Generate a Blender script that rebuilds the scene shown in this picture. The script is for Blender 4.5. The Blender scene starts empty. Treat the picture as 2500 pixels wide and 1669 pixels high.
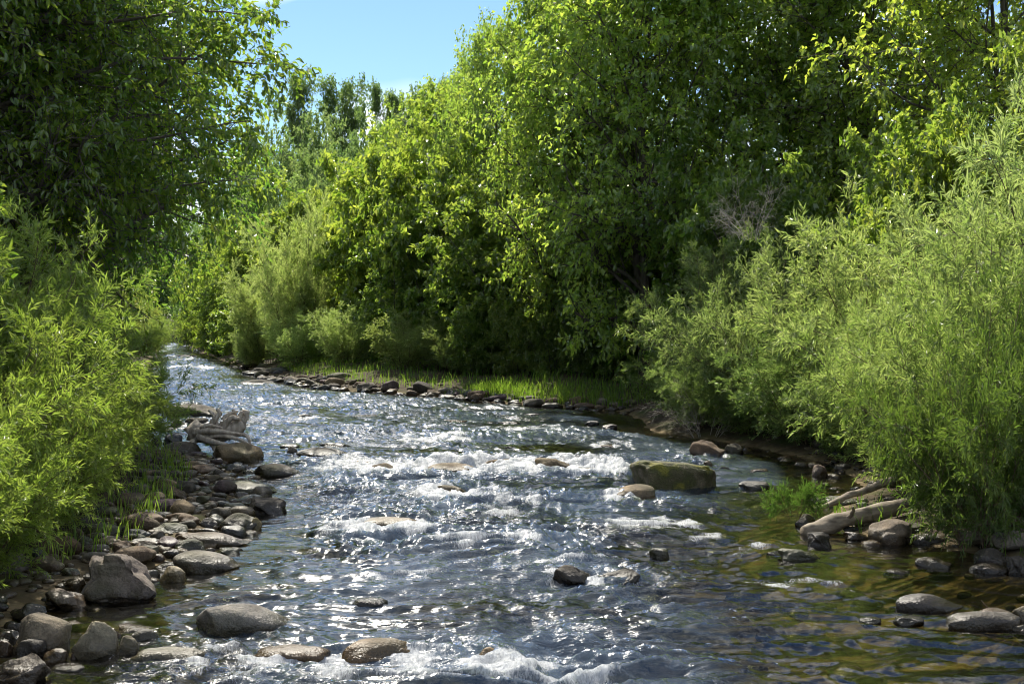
import bpy, bmesh, math, random
import numpy as np
from mathutils import Vector

SC = bpy.context.scene
COL = SC.collection
R = math.radians

# ------------------------------------------------------------------ camera
CAM_H, FPX, PITCH = 2.2, 3125.0, math.atan(64.5 / 3125.0)
cd = bpy.data.cameras.new('camera')
cd.lens = 45.0
cd.sensor_width = 36.0
cd.clip_start, cd.clip_end = 0.1, 3000.0
cam = bpy.data.objects.new('camera', cd)
COL.objects.link(cam)
cam.location = (0, 0, CAM_H)
cam.rotation_euler = (math.pi / 2 - PITCH, 0, 0)
SC.camera = cam

# ------------------------------------------------------------------ sky and sun
SUN_EL, SUN_AZ = 47.0, -16.0          # azimuth: degrees from +Y towards +X
world = bpy.data.worlds.new('World')
SC.world = world
world.use_nodes = True
nt = world.node_tree
sky = nt.nodes.new('ShaderNodeTexSky')
sky.sky_type = 'NISHITA'
sky.sun_disc = False
sky.sun_elevation = R(SUN_EL)
sky.sun_rotation = R(SUN_AZ)
sky.air_density = 1.0
sky.dust_density = 0.05
sky.ozone_density = 6.0
bg = nt.nodes['Background']
bg.inputs[1].default_value = 0.09
# fair-weather cloud all round the sky, spread and brightened as added fill light
tcw = nt.nodes.new('ShaderNodeTexCoord')
mpw = nt.nodes.new('ShaderNodeMapping'); mpw.inputs['Scale'].default_value = (1, 1, 1.8); mpw.inputs['Location'].default_value = (.35, .2, .1); mpw.inputs['Rotation'].default_value = (0, 0, R(-8))
nt.links.new(tcw.outputs['Generated'], mpw.inputs[0])
nsw = nt.nodes.new('ShaderNodeTexNoise'); nsw.inputs['Scale'].default_value = 5.0; nsw.inputs['Detail'].default_value = 2; nsw.inputs['Roughness'].default_value = .45
nt.links.new(mpw.outputs[0], nsw.inputs['Vector'])
rpw = nt.nodes.new('ShaderNodeMapRange'); rpw.inputs[1].default_value = .45; rpw.inputs[2].default_value = .61; rpw.inputs[3].default_value = 0; rpw.inputs[4].default_value = .9
nt.links.new(nsw.outputs[0], rpw.inputs[0])
mxw = nt.nodes.new('ShaderNodeMix'); mxw.data_type = 'RGBA'
nt.links.new(rpw.outputs[0], mxw.inputs[0]); nt.links.new(sky.outputs[0], mxw.inputs[6]); mxw.inputs[7].default_value = (11.5, 11.6, 11.8, 1)
nt.links.new(mxw.outputs[2], bg.inputs[0])

sd = bpy.data.lights.new('sun', 'SUN')
sd.energy = 5.0
sd.angle = R(0.53)
sd.color = (1.0, 0.935, 0.81)
sun = bpy.data.objects.new('sun', sd)
COL.objects.link(sun)
S_DIR = Vector((math.sin(R(SUN_AZ)) * math.cos(R(SUN_EL)), math.cos(R(SUN_AZ)) * math.cos(R(SUN_EL)), math.sin(R(SUN_EL))))
sun.rotation_euler = S_DIR.to_track_quat('Z', 'Y').to_euler()
sun.location = S_DIR * 60

SC.view_settings.view_transform = 'Standard'
SC.view_settings.look = 'None'
SC.view_settings.gamma = 1.0
SC.view_settings.exposure = 0.8
SC.view_settings.use_curve_mapping = False
cy = SC.cycles
cy.max_bounces = 7
cy.diffuse_bounces = 4
cy.glossy_bounces = 2
cy.transmission_bounces = 4
cy.transparent_max_bounces = 8
cy.caustics_reflective = False
cy.caustics_refractive = False
cy.sample_clamp_indirect = 3.0
cy.sample_clamp_direct = 7.0
cy.use_adaptive_sampling = True
cy.adaptive_threshold = 0.035
cy.adaptive_min_samples = 24
cy.use_denoising = True
cy.filter_width = 1.05
cy.denoising_prefilter = 'ACCURATE'
cy.denoising_input_passes = 'RGB_ALBEDO_NORMAL'
cy.use_light_tree = False

# ------------------------------------------------------------------ projection from the photograph (2500 x 1669) to the place
CP, SP = math.cos(PITCH), math.sin(PITCH)

def ray(px, py):
    xs, ys = (px - 1250.0) / FPX, (834.5 - py) / FPX
    return xs, CP + ys * SP, -SP + ys * CP

def on_plane(px, py, z=0.0):
    x, y, zz = ray(px, py)
    k = (z - CAM_H) / zz
    return x * k, y * k

def at(px, py, d):
    x, y, zz = ray(px, py)
    k = d / y
    return x * k, d, CAM_H + zz * k

# ------------------------------------------------------------------ numeric helpers
def ss(a, b, x):
    t = np.clip((x - a) / (b - a), 0, 1)
    return t * t * (3 - 2 * t)

def hash2(ix, iy, seed):
    h = (ix.astype(np.int64) * 374761393 + iy.astype(np.int64) * 668265263 + seed * 1442695041) & 0xFFFFFFFF
    h = ((h ^ (h >> 13)) * 1274126177) & 0xFFFFFFFF
    h = (h ^ (h >> 16)) & 0xFFFFFFFF
    return h / 4294967296.0

def perlin(x, y, seed=0):
    x = np.asarray(x, float); y = np.asarray(y, float)
    ix, iy = np.floor(x), np.floor(y)
    fx, fy = x - ix, y - iy
    u = fx * fx * fx * (fx * (fx * 6 - 15) + 10)
    v = fy * fy * fy * (fy * (fy * 6 - 15) + 10)
    def g(ox, oy):
        a = hash2(ix + ox, iy + oy, seed) * 2 * np.pi
        return np.cos(a) * (fx - ox) + np.sin(a) * (fy - oy)
    a = g(0, 0) * (1 - u) + g(1, 0) * u
    b = g(0, 1) * (1 - u) + g(1, 1) * u
    return (a * (1 - v) + b * v) * 1.5

def hash3(ix, iy, iz, seed):
    h = (ix.astype(np.int64) * 374761393 + iy.astype(np.int64) * 668265263 + iz.astype(np.int64) * 2147483647 + seed * 1442695041) & 0xFFFFFFFF
    h = ((h ^ (h >> 13)) * 1274126177) & 0xFFFFFFFF
    h = (h ^ (h >> 16)) & 0xFFFFFFFF
    return h / 2147483648.0 - 1.0

def vnoise3(p, seed=0):
    i = np.floor(p)
    f = p - i
    f = f * f * (3 - 2 * f)
    r = 0
    for ox in (0, 1):
        for oy in (0, 1):
            for oz in (0, 1):
                w = (f[:, 0] if ox else 1 - f[:, 0]) * (f[:, 1] if oy else 1 - f[:, 1]) * (f[:, 2] if oz else 1 - f[:, 2])
                r = r + w * hash3(i[:, 0] + ox, i[:, 1] + oy, i[:, 2] + oz, seed)
    return r

def nrm(v):
    return v / np.maximum(np.linalg.norm(v, axis=-1, keepdims=True), 1e-9)

def mesh_np(name, verts, faces, mat, smooth=False, attrs=None):
    """verts (N,3), faces: list of (M,k) integer arrays"""
    me = bpy.data.meshes.new(name)
    verts = np.ascontiguousarray(verts, dtype=np.float32)
    if not isinstance(faces, (list, tuple)):
        faces = [faces]
    faces = [np.asarray(f, dtype=np.int32) for f in faces if len(f)]
    me.vertices.add(len(verts))
    me.vertices.foreach_set('co', verts.ravel())
    idx = np.concatenate([f.ravel() for f in faces])
    tot = np.concatenate([np.full(len(f), f.shape[1], np.int32) for f in faces])
    start = np.concatenate([[0], np.cumsum(tot)[:-1]]).astype(np.int32)
    me.loops.add(len(idx))
    me.loops.foreach_set('vertex_index', idx)
    me.polygons.add(len(tot))
    me.polygons.foreach_set('loop_start', start)
    me.polygons.foreach_set('loop_total', tot)
    me.polygons.foreach_set('use_smooth', np.full(len(tot), smooth, bool))
    me.update(calc_edges=True)
    for k, v in (attrs or {}).items():
        a = me.attributes.new(k, 'FLOAT', 'POINT')
        a.data.foreach_set('value', np.ascontiguousarray(v, dtype=np.float32))
    if mat is not None:
        me.materials.append(mat)
    return me

def link(name, data, parent=None, loc=(0, 0, 0), rot=(0, 0, 0), scale=(1, 1, 1)):
    o = bpy.data.objects.new(name, data)
    COL.objects.link(o)
    o.location = loc
    o.rotation_euler = rot
    o.scale = scale
    if parent is not None:
        o.parent = parent
    return o

def tag(o, label, cat, group=None):
    o['label'] = label
    o['category'] = cat
    if group:
        o['group'] = group
    return o

# ------------------------------------------------------------------ materials
def mat_new(name):
    m = bpy.data.materials.new(name)
    m.use_nodes = True
    t = m.node_tree
    t.nodes.clear()
    return m, t, t.nodes, t.links

def ramp(nodes, stops):
    r = nodes.new('ShaderNodeValToRGB')
    e = r.color_ramp.elements
    while len(e) < len(stops):
        e.new(0.5)
    for k, (p, c) in enumerate(stops):
        e[k].position = p
        e[k].color = (c[0], c[1], c[2], 1)
    return r

def mulcol(nodes, links, a, b, f=1.0):
    m = nodes.new('ShaderNodeMix')
    m.data_type = 'RGBA'
    m.blend_type = 'MULTIPLY'
    m.inputs[0].default_value = f
    links.new(a, m.inputs[6])
    links.new(b, m.inputs[7])
    return m.outputs[2]

def leaf_material(name, dark, light, tdark, tlight, rough=0.36, spec=0.5, trans=0.45):
    m, t, n, l = mat_new(name)
    at_ = n.new('ShaderNodeAttribute'); at_.attribute_name = 'tint'
    oi = n.new('ShaderNodeObjectInfo')
    r1 = ramp(n, [(0.0, dark), (1.0, light)])
    r2 = ramp(n, [(0.0, tdark), (1.0, tlight)])
    l.new(at_.outputs['Fac'], r1.inputs[0]); l.new(at_.outputs['Fac'], r2.inputs[0])
    c1 = mulcol(n, l, r1.outputs[0], oi.outputs['Color'])
    c2 = mulcol(n, l, r2.outputs[0], oi.outputs['Color'])
    p = n.new('ShaderNodeBsdfPrincipled')
    p.inputs['Roughness'].default_value = rough
    p.inputs['Specular IOR Level'].default_value = spec
    l.new(c1, p.inputs['Base Color'])
    tr = n.new('ShaderNodeBsdfTranslucent')
    l.new(c2, tr.inputs['Color'])
    mx = n.new('ShaderNodeMixShader'); mx.inputs[0].default_value = trans
    l.new(p.outputs[0], mx.inputs[1]); l.new(tr.outputs[0], mx.inputs[2])
    o = n.new('ShaderNodeOutputMaterial'); l.new(mx.outputs[0], o.inputs[0])
    return m

M = {}
M['alder'] = leaf_material('alder leaf', (.056, .102, .018), (.11, .16, .028), (.24, .40, .035), (.52, .62, .08), .30, 1.0, .52)
M['cherry'] = leaf_material('broad leaf', (.052, .105, .019), (.10, .155, .027), (.21, .39, .035), (.50, .61, .06), .27, .9, .5)
M['willow'] = leaf_material('willow leaf', (.095, .14, .04), (.185, .22, .085), (.30, .44, .06), (.55, .65, .14), .40, .6, .48)
M['far'] = leaf_material('far leaf', (.06, .11, .03), (.10, .15, .045), (.22, .36, .07), (.38, .50, .12), .38, .6, .48)
M['grass'] = leaf_material('grass blade', (.07, .14, .02), (.13, .19, .04), (.25, .45, .04), (.45, .60, .08), .45, .4, .5)

def bark_material(name, a, b, scale=6.0, along=.25):
    m, t, n, l = mat_new(name)
    tc = n.new('ShaderNodeTexCoord')
    mp = n.new('ShaderNodeMapping'); mp.inputs['Scale'].default_value = (scale, scale, scale * along)
    l.new(tc.outputs['Object'], mp.inputs[0])
    ns = n.new('ShaderNodeTexNoise'); ns.inputs['Scale'].default_value = 2.5; ns.inputs['Detail'].default_value = 6
    l.new(mp.outputs[0], ns.inputs['Vector'])
    r = ramp(n, [(.3, a), (.72, b)]); l.new(ns.outputs[0], r.inputs[0])
    p = n.new('ShaderNodeBsdfPrincipled'); p.inputs['Roughness'].default_value = .8
    l.new(r.outputs[0], p.inputs['Base Color'])
    bp = n.new('ShaderNodeBump'); bp.inputs['Strength'].default_value = .6; bp.inputs['Distance'].default_value = .02
    l.new(ns.outputs[0], bp.inputs['Height']); l.new(bp.outputs[0], p.inputs['Normal'])
    o = n.new('ShaderNodeOutputMaterial'); l.new(p.outputs[0], o.inputs[0])
    return m

M['bark'] = bark_material('bark', (.045, .036, .028), (.13, .11, .085))
M['stem'] = bark_material('willow stem', (.06, .042, .024), (.17, .12, .07), 14)
M['dead'] = bark_material('dead wood', (.20, .175, .145), (.40, .36, .30), 14)
M['drift'] = bark_material('driftwood', (.24, .20, .16), (.55, .49, .40), 9)
M['log'] = bark_material('bleached log', (.09, .07, .045), (.31, .255, .18), 3, 3.0)

def stone_material():
    m, t, n, l = mat_new('river stone')
    oi = n.new('ShaderNodeObjectInfo')
    geo = n.new('ShaderNodeNewGeometry')
    tc = n.new('ShaderNodeTexCoord')
    off = n.new('ShaderNodeVectorMath'); off.operation = 'SCALE'
    l.new(oi.outputs['Location'], off.inputs[0]); off.inputs['Scale'].default_value = 3.7
    ad = n.new('ShaderNodeVectorMath'); ad.operation = 'ADD'
    l.new(geo.outputs['Position'], ad.inputs[0]); l.new(off.outputs[0], ad.inputs[1])
    n1 = n.new('ShaderNodeTexNoise'); n1.inputs['Scale'].default_value = 5; n1.inputs['Detail'].default_value = 7; n1.inputs['Roughness'].default_value = .62
    n2 = n.new('ShaderNodeTexNoise'); n2.inputs['Scale'].default_value = 55; n2.inputs['Detail'].default_value = 4
    n3 = n.new('ShaderNodeTexNoise'); n3.inputs['Scale'].default_value = 1.7; n3.inputs['Detail'].default_value = 3
    for x in (n1, n2, n3):
        l.new(ad.outputs[0], x.inputs['Vector'])
    r1 = ramp(n, [(.28, (.32, .29, .26)), (.5, (.85, .83, .79)), (.74, (1.6, 1.5, 1.32))])
    l.new(n1.outputs[0], r1.inputs[0])
    c = mulcol(n, l, oi.outputs['Color'], r1.outputs[0])
    r2 = ramp(n, [(.3, (.72, .72, .72)), (.7, (1.22, 1.2, 1.18))])
    l.new(n2.outputs[0], r2.inputs[0])
    c = mulcol(n, l, c, r2.outputs[0])
    # greenish lichen film in patches
    r3 = ramp(n, [(.5, (0, 0, 0)), (.68, (.55, .55, .55))]); l.new(n3.outputs[0], r3.inputs[0])
    mg = n.new('ShaderNodeMix'); mg.data_type = 'RGBA'; l.new(r3.outputs[0], mg.inputs[0]); l.new(c, mg.inputs[6]); mg.inputs[7].default_value = (.085, .085, .045, 1)
    # wet foot just above the water
    sp = n.new('ShaderNodeSeparateXYZ'); l.new(geo.outputs['Position'], sp.inputs[0])
    nw = n.new('ShaderNodeMath'); nw.operation = 'MULTIPLY_ADD'; l.new(n1.outputs[0], nw.inputs[0]); nw.inputs[1].default_value = -.10; l.new(sp.outputs[2], nw.inputs[2])
    wet = n.new('ShaderNodeMapRange'); l.new(nw.outputs[0], wet.inputs[0])
    wet.inputs[1].default_value = .0; wet.inputs[2].default_value = .09; wet.inputs[3].default_value = 1; wet.inputs[4].default_value = 0
    dk = n.new('ShaderNodeMix'); dk.data_type = 'RGBA'; dk.blend_type = 'MULTIPLY'
    l.new(wet.outputs[0], dk.inputs[0]); l.new(mg.outputs[2], dk.inputs[6]); dk.inputs[7].default_value = (.42, .40, .36, 1)
    ro = n.new('ShaderNodeMapRange'); l.new(wet.outputs[0], ro.inputs[0]); ro.inputs[3].default_value = .88; ro.inputs[4].default_value = .16
    p = n.new('ShaderNodeBsdfPrincipled')
    p.inputs['Specular IOR Level'].default_value = .35
    l.new(dk.outputs[2], p.inputs['Base Color']); l.new(ro.outputs[0], p.inputs['Roughness'])
    b1 = n.new('ShaderNodeBump'); b1.inputs['Strength'].default_value = .75; b1.inputs['Distance'].default_value = .06
    l.new(n1.outputs[0], b1.inputs['Height'])
    b2 = n.new('ShaderNodeBump'); b2.inputs['Strength'].default_value = .6; b2.inputs['Distance'].default_value = .012
    l.new(n2.outputs[0], b2.inputs['Height']); l.new(b1.outputs[0], b2.inputs['Normal']); l.new(b2.outputs[0], p.inputs['Normal'])
    o = n.new('ShaderNodeOutputMaterial'); l.new(p.outputs[0], o.inputs[0])
    return m

M['stone'] = stone_material()

def moss_material():
    m, t, n, l = mat_new('mossy stone')
    geo = n.new('ShaderNodeNewGeometry')
    n1 = n.new('ShaderNodeTexNoise'); n1.inputs['Scale'].default_value = 4.5; n1.inputs['Detail'].default_value = 7
    n2 = n.new('ShaderNodeTexNoise'); n2.inputs['Scale'].default_value = 60; n2.inputs['Detail'].default_value = 3
    for x in (n1, n2):
        l.new(geo.outputs['Position'], x.inputs['Vector'])
    r = ramp(n, [(.34, (.20, .165, .11)), (.46, (.085, .075, .035)), (.56, (.06, .065, .016)), (.66, (.17, .155, .02))])
    l.new(n1.outputs[0], r.inputs[0])
    r2 = ramp(n, [(.3, (.6, .6, .6)), (.7, (1.2, 1.2, 1.2))]); l.new(n2.outputs[0], r2.inputs[0])
    c = mulcol(n, l, r.outputs[0], r2.outputs[0])
    p = n.new('ShaderNodeBsdfPrincipled'); p.inputs['Roughness'].default_value = .85
    l.new(c, p.inputs['Base Color'])
    b = n.new('ShaderNodeBump'); b.inputs['Strength'].default_value = .8; b.inputs['Distance'].default_value = .03
    mx = n.new('ShaderNodeMath'); mx.operation = 'ADD'; l.new(n1.outputs[0], mx.inputs[0]); l.new(n2.outputs[0], mx.inputs[1])
    l.new(mx.outputs[0], b.inputs['Height']); l.new(b.outputs[0], p.inputs['Normal'])
    o = n.new('ShaderNodeOutputMaterial'); l.new(p.outputs[0], o.inputs[0])
    return m

M['moss'] = moss_material()

def ground_material():
    m, t, n, l = mat_new('bank soil and river bed')
    geo = n.new('ShaderNodeNewGeometry')
    sp = n.new('ShaderNodeSeparateXYZ'); l.new(geo.outputs['Position'], sp.inputs[0])
    n1 = n.new('ShaderNodeTexNoise'); n1.inputs['Scale'].default_value = 1.3; n1.inputs['Detail'].default_value = 8
    v1 = n.new('ShaderNodeTexVoronoi'); v1.inputs['Scale'].default_value = 7.0
    v2 = n.new('ShaderNodeTexVoronoi'); v2.inputs['Scale'].default_value = 19.0
    for x in (n1, v1, v2):
        l.new(geo.outputs['Position'], x.inputs['Vector'])
    bed = ramp(n, [(0, (.06, .045, .022)), (.5, (.12, .088, .043)), (1, (.21, .16, .085))])
    l.new(v1.outputs['Color'], bed.inputs[0])
    soil = ramp(n, [(.3, (.032, .025, .016)), (.5, (.065, .05, .03)), (.62, (.05, .06, .02)), (.8, (.035, .05, .015))])
    l.new(n1.outputs[0], soil.inputs[0])
    f = n.new('ShaderNodeMapRange'); l.new(sp.outputs[2], f.inputs[0]); f.inputs[1].default_value = .0; f.inputs[2].default_value = .07
    mx = n.new('ShaderNodeMix'); mx.data_type = 'RGBA'; l.new(f.outputs[0], mx.inputs[0]); l.new(bed.outputs[0], mx.inputs[6]); l.new(soil.outputs[0], mx.inputs[7])
    p = n.new('ShaderNodeBsdfPrincipled'); p.inputs['Roughness'].default_value = .95; p.inputs['Specular IOR Level'].default_value = .15
    l.new(mx.outputs[2], p.inputs['Base Color'])
    b = n.new('ShaderNodeBump'); b.inputs['Strength'].default_value = .5; b.inputs['Distance'].default_value = .05; b.invert = True
    l.new(v1.outputs['Distance'], b.inputs['Height'])
    b2 = n.new('ShaderNodeBump'); b2.inputs['Strength'].default_value = .35; b2.inputs['Distance'].default_value = .015; b2.invert = True
    l.new(v2.outputs['Distance'], b2.inputs['Height']); l.new(b.outputs[0], b2.inputs['Normal']); l.new(b2.outputs[0], p.inputs['Normal'])
    o = n.new('ShaderNodeOutputMaterial'); l.new(p.outputs[0], o.inputs[0])
    return m

M['ground'] = ground_material()

def water_material():
    m, t, n, l = mat_new('river water')
    geo = n.new('ShaderNodeNewGeometry')
    fo = n.new('ShaderNodeAttribute'); fo.attribute_name = 'foam'
    ch = n.new('ShaderNodeAttribute'); ch.attribute_name = 'chop'
    mp = n.new('ShaderNodeMapping'); mp.inputs['Scale'].default_value = (.6, 1.3, 1)
    l.new(geo.outputs['Position'], mp.inputs[0])
    n1 = n.new('ShaderNodeTexNoise'); n1.inputs['Scale'].default_value = 9; n1.inputs['Detail'].default_value = 3; n1.inputs['Distortion'].default_value = .8
    n2 = n.new('ShaderNodeTexNoise'); n2.inputs['Scale'].default_value = 26; n2.inputs['Detail'].default_value = 3; n2.inputs['Distortion'].default_value = .5
    l.new(mp.outputs[0], n1.inputs['Vector']); l.new(mp.outputs[0], n2.inputs['Vector'])
    st = n.new('ShaderNodeMapRange'); l.new(ch.outputs['Fac'], st.inputs[0]); st.inputs[3].default_value = .04; st.inputs[4].default_value = 1.0
    b1 = n.new('ShaderNodeBump'); b1.inputs['Distance'].default_value = .05; l.new(n1.outputs[0], b1.inputs['Height']); l.new(st.outputs[0], b1.inputs['Strength'])
    b2 = n.new('ShaderNodeBump'); b2.inputs['Distance'].default_value = .018; l.new(n2.outputs[0], b2.inputs['Height']); l.new(st.outputs[0], b2.inputs['Strength']); l.new(b1.outputs[0], b2.inputs['Normal'])
    fr = n.new('ShaderNodeFresnel'); fr.inputs['IOR'].default_value = 1.48; l.new(b2.outputs[0], fr.inputs['Normal'])
    gl = n.new('ShaderNodeBsdfGlossy'); gl.inputs['Roughness'].default_value = .09; gl.inputs['Color'].default_value = (1, 1, 1, 1); l.new(b2.outputs[0], gl.inputs['Normal'])
    tr = n.new('ShaderNodeBsdfTransparent'); 
    cl = n.new('ShaderNodeAttribute'); cl.attribute_name = 'clear'
    cr = ramp(n, [(0, (.10, .14, .15)), (.5, (.38, .40, .25)), (1, (.62, .60, .40))]); l.new(cl.outputs['Fac'], cr.inputs[0]); l.new(cr.outputs[0], tr.inputs['Color'])
    mx = n.new('ShaderNodeMixShader'); l.new(fr.outputs[0], mx.inputs[0]); l.new(tr.outputs[0], mx.inputs[1]); l.new(gl.outputs[0], mx.inputs[2])
    # blue-grey diffuse body: bubbly water, with the sky's blue reflection put into its colour
    bd = n.new('ShaderNodeBsdfDiffuse'); bd.inputs['Color'].default_value = (.18, .245, .33, 1); l.new(b1.outputs[0], bd.inputs['Normal'])
    bf = n.new('ShaderNodeMapRange'); l.new(cl.outputs['Fac'], bf.inputs[0]); bf.inputs[1].default_value = .5; bf.inputs[2].default_value = .05; bf.inputs[3].default_value = 0; bf.inputs[4].default_value = .27
    bx = n.new('ShaderNodeMixShader'); l.new(bf.outputs[0], bx.inputs[0]); l.new(tr.outputs[0], bx.inputs[1]); l.new(bd.outputs[0], bx.inputs[2])
    l.new(bx.outputs[0], mx.inputs[1])
    # foam: white aerated water
    n3 = n.new('ShaderNodeTexNoise'); n3.inputs['Scale'].default_value = 16; n3.inputs['Detail'].default_value = 9; n3.inputs['Roughness'].default_value = .82; n3.inputs['Distortion'].default_value = 1.2
    mp3 = n.new('ShaderNodeMapping'); mp3.inputs['Scale'].default_value = (2.6, .8, 1)
    l.new(geo.outputs['Position'], mp3.inputs[0]); l.new(mp3.outputs[0], n3.inputs['Vector'])
    a = n.new('ShaderNodeMath'); a.operation = 'ADD'; l.new(fo.outputs['Fac'], a.inputs[0]); l.new(n3.outputs[0], a.inputs[1])
    fm = n.new('ShaderNodeMapRange'); l.new(a.outputs[0], fm.inputs[0]); fm.inputs[1].default_value = .80; fm.inputs[2].default_value = 1.06
    fm.inputs[3].default_value = 0; fm.inputs[4].default_value = .85
    df = n.new('ShaderNodeBsdfPrincipled'); df.inputs['Base Color'].default_value = (.90, .92, .94, 1); df.inputs['Roughness'].default_value = .45
    b3 = n.new('ShaderNodeBump'); b3.inputs['Strength'].default_value = .8; b3.inputs['Distance'].default_value = .03; l.new(n3.outputs[0], b3.inputs['Height']); l.new(b2.outputs[0], b3.inputs['Normal'])
    l.new(b3.outputs[0], df.inputs['Normal'])
    tl = n.new('ShaderNodeBsdfTranslucent'); tl.inputs['Color'].default_value = (.8, .84, .88, 1)
    dm = n.new('ShaderNodeMixShader'); dm.inputs[0].default_value = .35; l.new(df.outputs[0], dm.inputs[1]); l.new(tl.outputs[0], dm.inputs[2])
    mf = n.new('ShaderNodeMixShader'); l.new(fm.outputs[0], mf.inputs[0]); l.new(mx.outputs[0], mf.inputs[1]); l.new(dm.outputs[0], mf.inputs[2])
    o = n.new('ShaderNodeOutputMaterial'); l.new(mf.outputs[0], o.inputs[0])
    return m

M['water'] = water_material()

# ------------------------------------------------------------------ the river course
LB = np.array([(-30, -1.5), (3, -3.0), (7.9, -3.05), (9.4, -3.5), (10.4, -3.1), (11, -2.95), (12.1, -2.66), (14.6, -2.95), (16.8, -3.3), (19.6, -4.3), (20.8, -5.9),
               (23.3, -7.1), (27, -7.95), (32, -9.3), (38, -10.9), (53, -15), (70, -19.6), (86, -23.4), (100, -28), (120, -45), (140, -80)], float)
RB = np.array([(-30, 6.5), (3, 5.0), (9.3, 4.3), (10.9, 4.3), (12.0, 4.0), (12.7, 3.25), (14.5, 3.4), (16.5, 4.3), (19, 4.55), (20.8, 4.0), (22.5, 3.4), (24.5, 2.45), (27, 2.6),
               (29.5, 2.2), (31.5, 0.0), (34.5, -2.2), (38, -5.5), (43, -8.1), (52, -10.8), (62, -14), (75, -18.2), (86, -21.3), (100, -25.5), (120, -41), (140, -74)], float)

def xl(y): return np.interp(y, LB[:, 0], LB[:, 1])
def xr(y): return np.interp(y, RB[:, 0], RB[:, 1])

def seg_dist(x, y, poly):
    best = np.full(np.shape(x), 1e9)
    for k in range(len(poly) - 1):
        ay, ax = poly[k]; by, bx = poly[k + 1]
        dx, dy = bx - ax, by - ay
        t = np.clip(((x - ax) * dx + (y - ay) * dy) / (dx * dx + dy * dy), 0, 1)
        best = np.minimum(best, np.hypot(x - ax - t * dx, y - ay - t * dy))
    return best

def ground_z(x, y):
    x = np.asarray(x, float); y = np.asarray(y, float)
    dl, dr = seg_dist(x, y, LB), seg_dist(x, y, RB)
    left, right = x < xl(y), x > xr(y)
    inside = ~(left | right)
    din = np.minimum(dl, dr)
    bed = -0.04 - 0.30 * ss(0, 1.5, din) + 0.05 * perlin(x * .9, y * .9, 5)
    barl = 1.3 * ss(8, 11, y) * (1 - ss(17.5, 20, y))
    barr = .15 * ss(26, 30, y) * (1 - ss(48, 60, y)) + .4 * ss(11, 13, y) * (1 - ss(18, 20, y))
    d = np.where(left, dl - barl, dr - barr)
    dd = np.where(left, dl, dr)
    bank = -0.04 + 0.09 * ss(0, .5, dd) + 0.45 * ss(0, 2.2, d) + 0.5 * ss(2, 9, d) + 1.2 * ss(10, 60, d)
    bank = bank + perlin(x * .5, y * .5, 8) * .12 * ss(.3, 2, d) + perlin(x * 2.1, y * 2.1, 9) * .03
    return np.where(inside, bed, bank)

def gz(x, y):
    return float(ground_z(np.array([x]), np.array([y]))[0])

def axis(parts):
    out = []
    for a, b, s in parts:
        out.append(np.arange(a, b, s))
    return np.concatenate(out)

gx = np.concatenate([-np.geomspace(900, 40, 14), axis([(-38, -13, .8), (-13, 8, .14), (8, 40, .7)]), np.geomspace(40, 900, 14)])
gy = np.concatenate([-np.geomspace(300, 12, 10), axis([(-11, 4, .6), (4, 45, .14), (45, 100, .5), (100, 150, 1.5)]), np.geomspace(150, 1500, 14)])
X, Y = np.meshgrid(gx, gy)
Z = ground_z(X.ravel(), Y.ravel())
nx, ny = len(gx), len(gy)
I = np.arange(nx * ny).reshape(ny, nx)
F = np.stack([I[:-1, :-1], I[:-1, 1:], I[1:, 1:], I[1:, :-1]], -1).reshape(-1, 4)
g = link('ground', mesh_np('ground', np.stack([X.ravel(), Y.ravel(), Z], 1), F, M['ground'], True))
g['kind'] = 'structure'
g['label'] = 'brown soil banks and pebbly bed of the creek'

# ------------------------------------------------------------------ stones: shapes
def ico(sub):
    bm = bmesh.new()
    bmesh.ops.create_icosphere(bm, subdivisions=sub, radius=1.0)
    v = np.array([x.co[:] for x in bm.verts]); f = np.array([[q.index for q in p.verts] for p in bm.faces])
    bm.free()
    return v, f

ICO = {k: ico(k) for k in (2, 3, 4, 5)}

def stone_mesh(seed, kind='round', sub=4, mat='stone'):
    rg = np.random.default_rng(seed)
    v, f = ICO[sub]
    p = v.copy()
    ncut = {'round': 7, 'flat': 9, 'angular': 15, 'wedge': 4, 'rough': 9, 'block': 0}[kind]
    if kind == 'block':
        q = np.sign(p) * np.abs(p) ** .33
        p = q / np.abs(q).max() * 1.0
        p[:, 0] -= .22 * np.clip(p[:, 0], 0, 1) * (p[:, 2] * .5 + .5)
        p[:, 2] *= 1 - .10 * p[:, 0] - .08 * p[:, 1]
    if kind in ('round', 'flat', 'wedge', 'rough'):
        p = np.sign(p) * np.abs(p) ** .80
    for k in range(ncut):
        nn = nrm(rg.normal(size=3)); c = rg.uniform(.62, .9) if kind in ('round', 'flat', 'wedge') else rg.uniform(.5, .82)
        d = p @ nn - c
        soft = .10 if kind in ('round', 'flat', 'wedge') else .03
        e = np.where(d > soft, d - soft * .5, np.where(d > 0, d * d / (2 * soft), 0)) * (.8 if soft > .05 else .96)
        p = p - e[:, None] * nn
    amp = {'round': .15, 'flat': .17, 'angular': .15, 'wedge': .10, 'rough': .26, 'block': .18}[kind]
    for fq, a in ((1.3, 1.0), (2.7, .5), (5.5, .22), (11, .12 if kind in ('rough', 'angular', 'block') else .05)):
        p = p + nrm(p) * (vnoise3(v * fq + seed * 7.3, seed) * amp * a)[:, None]
    if kind == 'wedge':
        h = np.clip(1 - .42 * (p[:, 0] + .45) ** 2 * np.sign(p[:, 0] + .45), .22, 1.05)
        p[:, 2] *= h
        p[:, 1] *= .6 + .4 * h
    p = p - (p.max(0) + p.min(0)) / 2
    p = p / ((p.max(0) - p.min(0)) / 2)
    return mesh_np('stone_%s' % kind, p, f, M[mat], True)

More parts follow.
